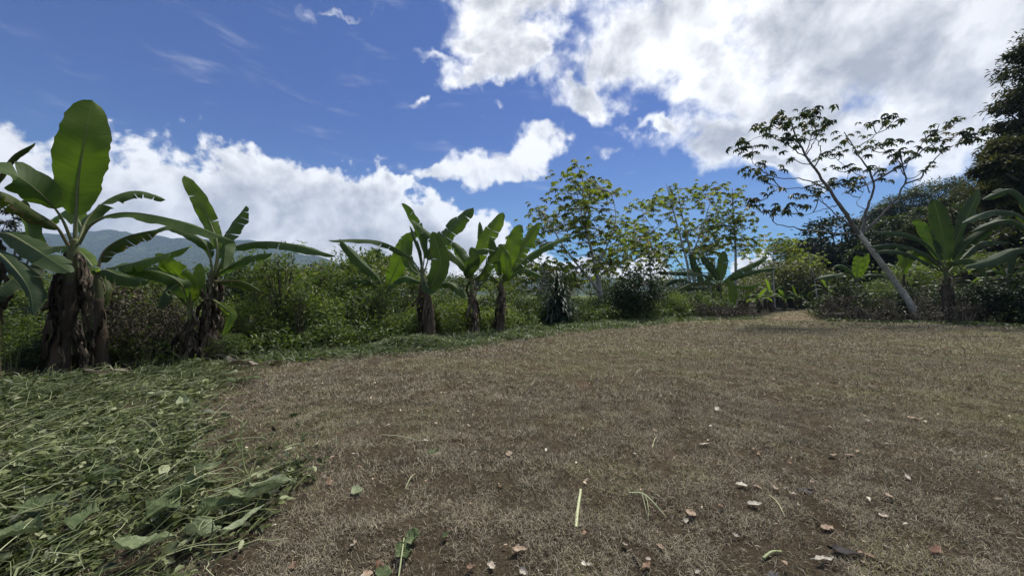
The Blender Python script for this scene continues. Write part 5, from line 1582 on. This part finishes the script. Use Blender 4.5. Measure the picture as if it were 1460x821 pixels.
while k < 70:
    px, py = random.uniform(360, 1460), 470+350*random.random()**1.3
    p = gp(px, py, .020)
    if not inpoly(np.array([p[0]]), np.array([p[1]]), CLEAR)[0] or inpoly(np.array([p[0]]), np.array([p[1]]), PILE)[0]: continue
    s = random.uniform(.35, .75)*(1 if p[1] < 7 else 1.6)
    src = protos[k % 5]
    if k < 5:
        src.location = p; src.scale = (s, s, s)
    else:
        c = dup(src, p, random.uniform(0, 6.28), (s, s, s*random.uniform(.7, 1.5)))
        c.rotation_euler = (random.gauss(0, .3), random.gauss(0, .3), random.uniform(0, 6.28))
    k += 1

def stalk(name, label, pts, r, mat, cat='stalk', group=None, rnd=.7, side=None):
    b = np.array(pts[0], float)
    mb = MB()
    P = smooth_path(pts, 12)
    tube(mb, P-b, r, 7, rnd=rnd, rough=.03)
    for s_ in (side or []):
        tube(mb, smooth_path(s_, 8)-b, [r[-1]*.9, r[-1]*.5], 5, rnd=rnd)
    o = mb.build(name, mat); o.location = b
    return tag(o, label, cat, group)
CS = 'cut stalks lying on the clearing'
stalk('cut_stalk', 'straight pale green stalk pointing away near the bottom centre', [gp(821, 755, .012), gp(824, 728, .022), gp(828, 699, .014)], [.011, .0105, .010], M['stalk'], group=CS, rnd=.95)
stalk('cut_stalk', 'short green stalk near the bottom right', [gp(1088, 795, .012), gp(1101, 790, .018), gp(1114, 786, .012)], [.008, .007], M['stalk'], group=CS, rnd=.6)
stalk('cut_stalk', 'thin green stalk at the bottom left of centre', [gp(567, 821, .012), gp(573, 795, .05), gp(576, 774, .04)], [.005, .004], M['stalk'], group=CS, rnd=.7)
stalk('twig', 'forked dry twig with side shoots in the lower right centre', [gp(897, 706, .02), gp(920, 716, .05), gp(951, 733, .015)], [.006, .003], M['stalk'], 'twig', 'dry twigs on the clearing', .9,
      side=[[gp(915, 713, .05), gp(919, 722, .03), gp(923, 732, .01)], [gp(920, 716, .05), gp(924, 724, .03), gp(924, 738, .012)]])
stalk('twig', 'grey twig pointing at the reddish leaf near the bottom', [gp(899, 780, .012), gp(907, 790, .018), gp(913, 800, .012)], [.007, .005], M['twig'], 'twig', 'dry twigs on the clearing')
stalk('twig', 'dark twig touching the dull tan leaf at the lower right', [gp(1160, 734, .012), gp(1168, 741, .03), gp(1176, 748, .015)], [.008, .005], M['twig'], 'twig', 'dry twigs on the clearing')
for i, (a, b_) in enumerate([((545, 617), (600, 628)), ((905, 537), (915, 528)), ((757, 552), (765, 544)), ((930, 640), (937, 625)), ((578, 690), (592, 676)), ((1097, 705), (1120, 735))]):
    lbs = ['long thin straw lying left of centre', 'pale straw far out in the middle', 'pale straw far out left of the middle', 'upright looking thin straw in the right middle', 'thin straw near the wilted leaf left of centre', 'thin straw near the buff leaves at the lower right']
    stalk('straw', lbs[i], [gp(*a, .012), gp((a[0]+b_[0])/2, (a[1]+b_[1])/2, .035), gp(*b_, .012)], [.004, .0025], M['stalk'], 'straw', 'straws on the clearing', .95)
# plant stem still standing in the weed heap
p0 = G(352, 684); p0[2] = .05
up = lambda px, py: at(px, py, p0[1])
stalk('bent_weed', 'bare forked weed stem standing up from the right end of the weed heap', [p0, up(347, 660), up(344, 630), up(345, 598)], [.007, .004], M['stalk'], 'weed', None, .55,
      side=[[up(345, 612), up(362, 592), up(383, 581)], [up(345, 645), up(338, 635), up(335, 625)], [p0, up(330, 665), up(318, 690)], [up(344, 635), up(326, 655), up(315, 680)], [up(345, 602), up(340, 598), up(336, 596)]])
# broad wilted leaves on the heap
BL = 'broad wilted leaves on the heap of cut weeds'
for px, py, L, Wd, az_, dz, rv, lb in [
    (360, 735, .42, .2, .35, .14, .75, 'broad pale wilted leaf hanging over the right end of the weed heap'),
    (385, 725, .34, .16, .1, .17, .9, 'palest folded leaf at the right tip of the weed heap'),
    (322, 745, .38, .18, .6, .13, .5, 'broad wilted leaf left of the pale hanging one'),
    (290, 778, .24, .18, .1, .08, .8, 'heart shaped wilted leaf at the lower front of the weed heap'),
    (345, 765, .36, .1, 1.3, .12, .95, 'narrow upright folded leaf at the front of the weed heap'),
    (262, 735, .3, .22, .5, .16, .35, 'dark green leaf in the front part of the weed heap'),
    (235, 755, .28, .2, 1.5, .15, .3, 'dark green heart shaped leaf left in the front of the heap'),
    (200, 800, .34, .2, .7, .12, .7, 'pale leaf at the bottom of the picture in the heap'),
    (120, 770, .26, .16, 2.0, .15, .4, 'green leaf at the lower left in the heap'),
    (60, 760, .24, .16, 1.0, .15, .45, 'green leaf at the far lower left in the heap'),
    (25, 800, .28, .2, .2, .15, .5, 'large green leaf in the lower left corner'),
    (150, 715, .24, .16, .8, .16, .3, 'dark leaf in the middle of the heap'),
    (300, 690, .3, .1, .6, .12, .8, 'slim pale leaf behind the broad wilted ones'),
    (400, 690, .3, .08, .4, .06, .5, 'slim green leaf at the rightmost end of the heap'),
    (225, 580, .3, .16, .3, .14, 1.0, 'pale cluster leaf at the back of the heap'),
    (260, 592, .3, .16, 2.3, .12, .95, 'pale leaf right of another at the back of the heap'),
    (75, 620, .26, .15, .9, .17, .8, 'pale leaf at the left in the back of the heap'),
    ]:
    flat_leaf('wilted_leaf', lb, 'leaf', gp(px, py, dz), L*.82, Wd*.7, az_, M['wilted'], BL, curl=.3, cup=random.uniform(.4, 1.1), rnd=rv, lobed=.16, n=14)
# dry banana leaves fallen along the rim
DB = 'dead banana leaves on the ground'
for px, py, L, Wd, az_, mt, lb in [
    (160, 540, 1.0, .26, .25, 'pale_dry', 'grey dead banana leaf lying under the tallest banana plant'),
    (190, 533, .6, .24, 1.2, 'dry', 'brown crumpled banana leaf beside the grey one'),
    (330, 518, .9, .22, .1, 'pale_dry', 'pale dead banana leaf at the foot of the second banana plant'),
    (372, 523, .8, .2, -.15, 'pale_dry', 'pale dead banana leaf reaching onto the brown ground'),
    (345, 526, .7, .26, .9, 'pale_dry', 'crossed pale dead leaf on top of the others by the second plant'),
    (400, 521, .5, .14, -.3, 'pale_dry', 'outermost small dead leaf right of the second plant'),
    (130, 537, .6, .24, 2.0, 'dry', 'dark dead leaf close to the tallest banana stem'),
    ]:
    flat_leaf('dead_banana_leaf', lb, 'dead leaf', gp(px, py, .09), L*.85, Wd*.7, az_, M[mt], DB, curl=.15, cup=.6, n=14, stalk=False)
for px, py, az_, lb in [(345, 545, .3, 'greyish green leaf lying on the near side of the dead banana leaves'), (325, 538, -.4, 'greyish green leaf left of another before the dead banana leaves'), (215, 524, .1, 'bluish green leaf under the brown shrub')]:
    flat_leaf('wilted_leaf', lb, 'leaf', gp(px, py, .06), .55, .24, az_, M['wilted'], BL, curl=.2, cup=.3, n=10)
def stone(px, py, Y, sx, sy, sz, label):
    p = G(px, py); p = at(px, py, Y); p[2] = 0
    n, m_ = 12, 7
    mb = MB()
    th = np.linspace(0, 2*math.pi, n, endpoint=False); V = []
    for i in range(m_):
        f = i/(m_-1)*math.pi*.5
        for a in th:
            rr = math.cos(f)*(1+.12*math.sin(a*3+px)+.08*math.sin(a*5+i))
            V.append((sx*rr*math.cos(a), sy*rr*math.sin(a), sz*math.sin(f)*(1+.1*math.sin(a*2+px))-.03))
    g = np.arange(m_-1)[:, None]*n; j = np.arange(n)[None]; k_ = (j+1) % n
    mb.add(V, Q=np.stack([g+j, g+k_, g+n+k_, g+n+j], -1).reshape(-1, 4))
    o = mb.build('stone', M['stone']); o.location = p
    return tag(o, label, 'stone', 'stones at the right rim')
stone(1352, 462, 19.6, .42, .3, .2, 'low flat grey stone right of the leaning trunk foot')
stone(1332, 461, 19.8, .2, .18, .14, 'smaller grey stone against the leaning trunk foot')

# ------------------------------------------------------------------ air
def haze():
    x0, x1, y0, y1, z0, z1 = -3600, 2600, -400, 2900, -6, 640
    V = [(x, y, z) for z in (z0, z1) for y in (y0, y1) for x in (x0, x1)]
    mb = MB(); mb.add(V, Q=[[0, 2, 3, 1], [4, 5, 7, 6], [0, 1, 5, 4], [2, 6, 7, 3], [0, 4, 6, 2], [1, 3, 7, 5]])
    m = bpy.data.materials.new('air'); m.use_nodes = True
    m.node_tree.nodes.clear(); t = NT(m.node_tree)
    v = t.n('ShaderNodeVolumePrincipled')
    v.inputs['Color'].default_value = (.48, .68, .98, 1)
    v.inputs['Density'].default_value = .0002
    v.inputs['Anisotropy'].default_value = .2
    o = t.n('ShaderNodeOutputMaterial')
    t.lk(v.outputs[0], o.inputs['Volume'])
    tag(mb.build('haze', m, smooth=False), 'thin blue haze in the air over the valley', 'haze', kind='stuff')
haze()
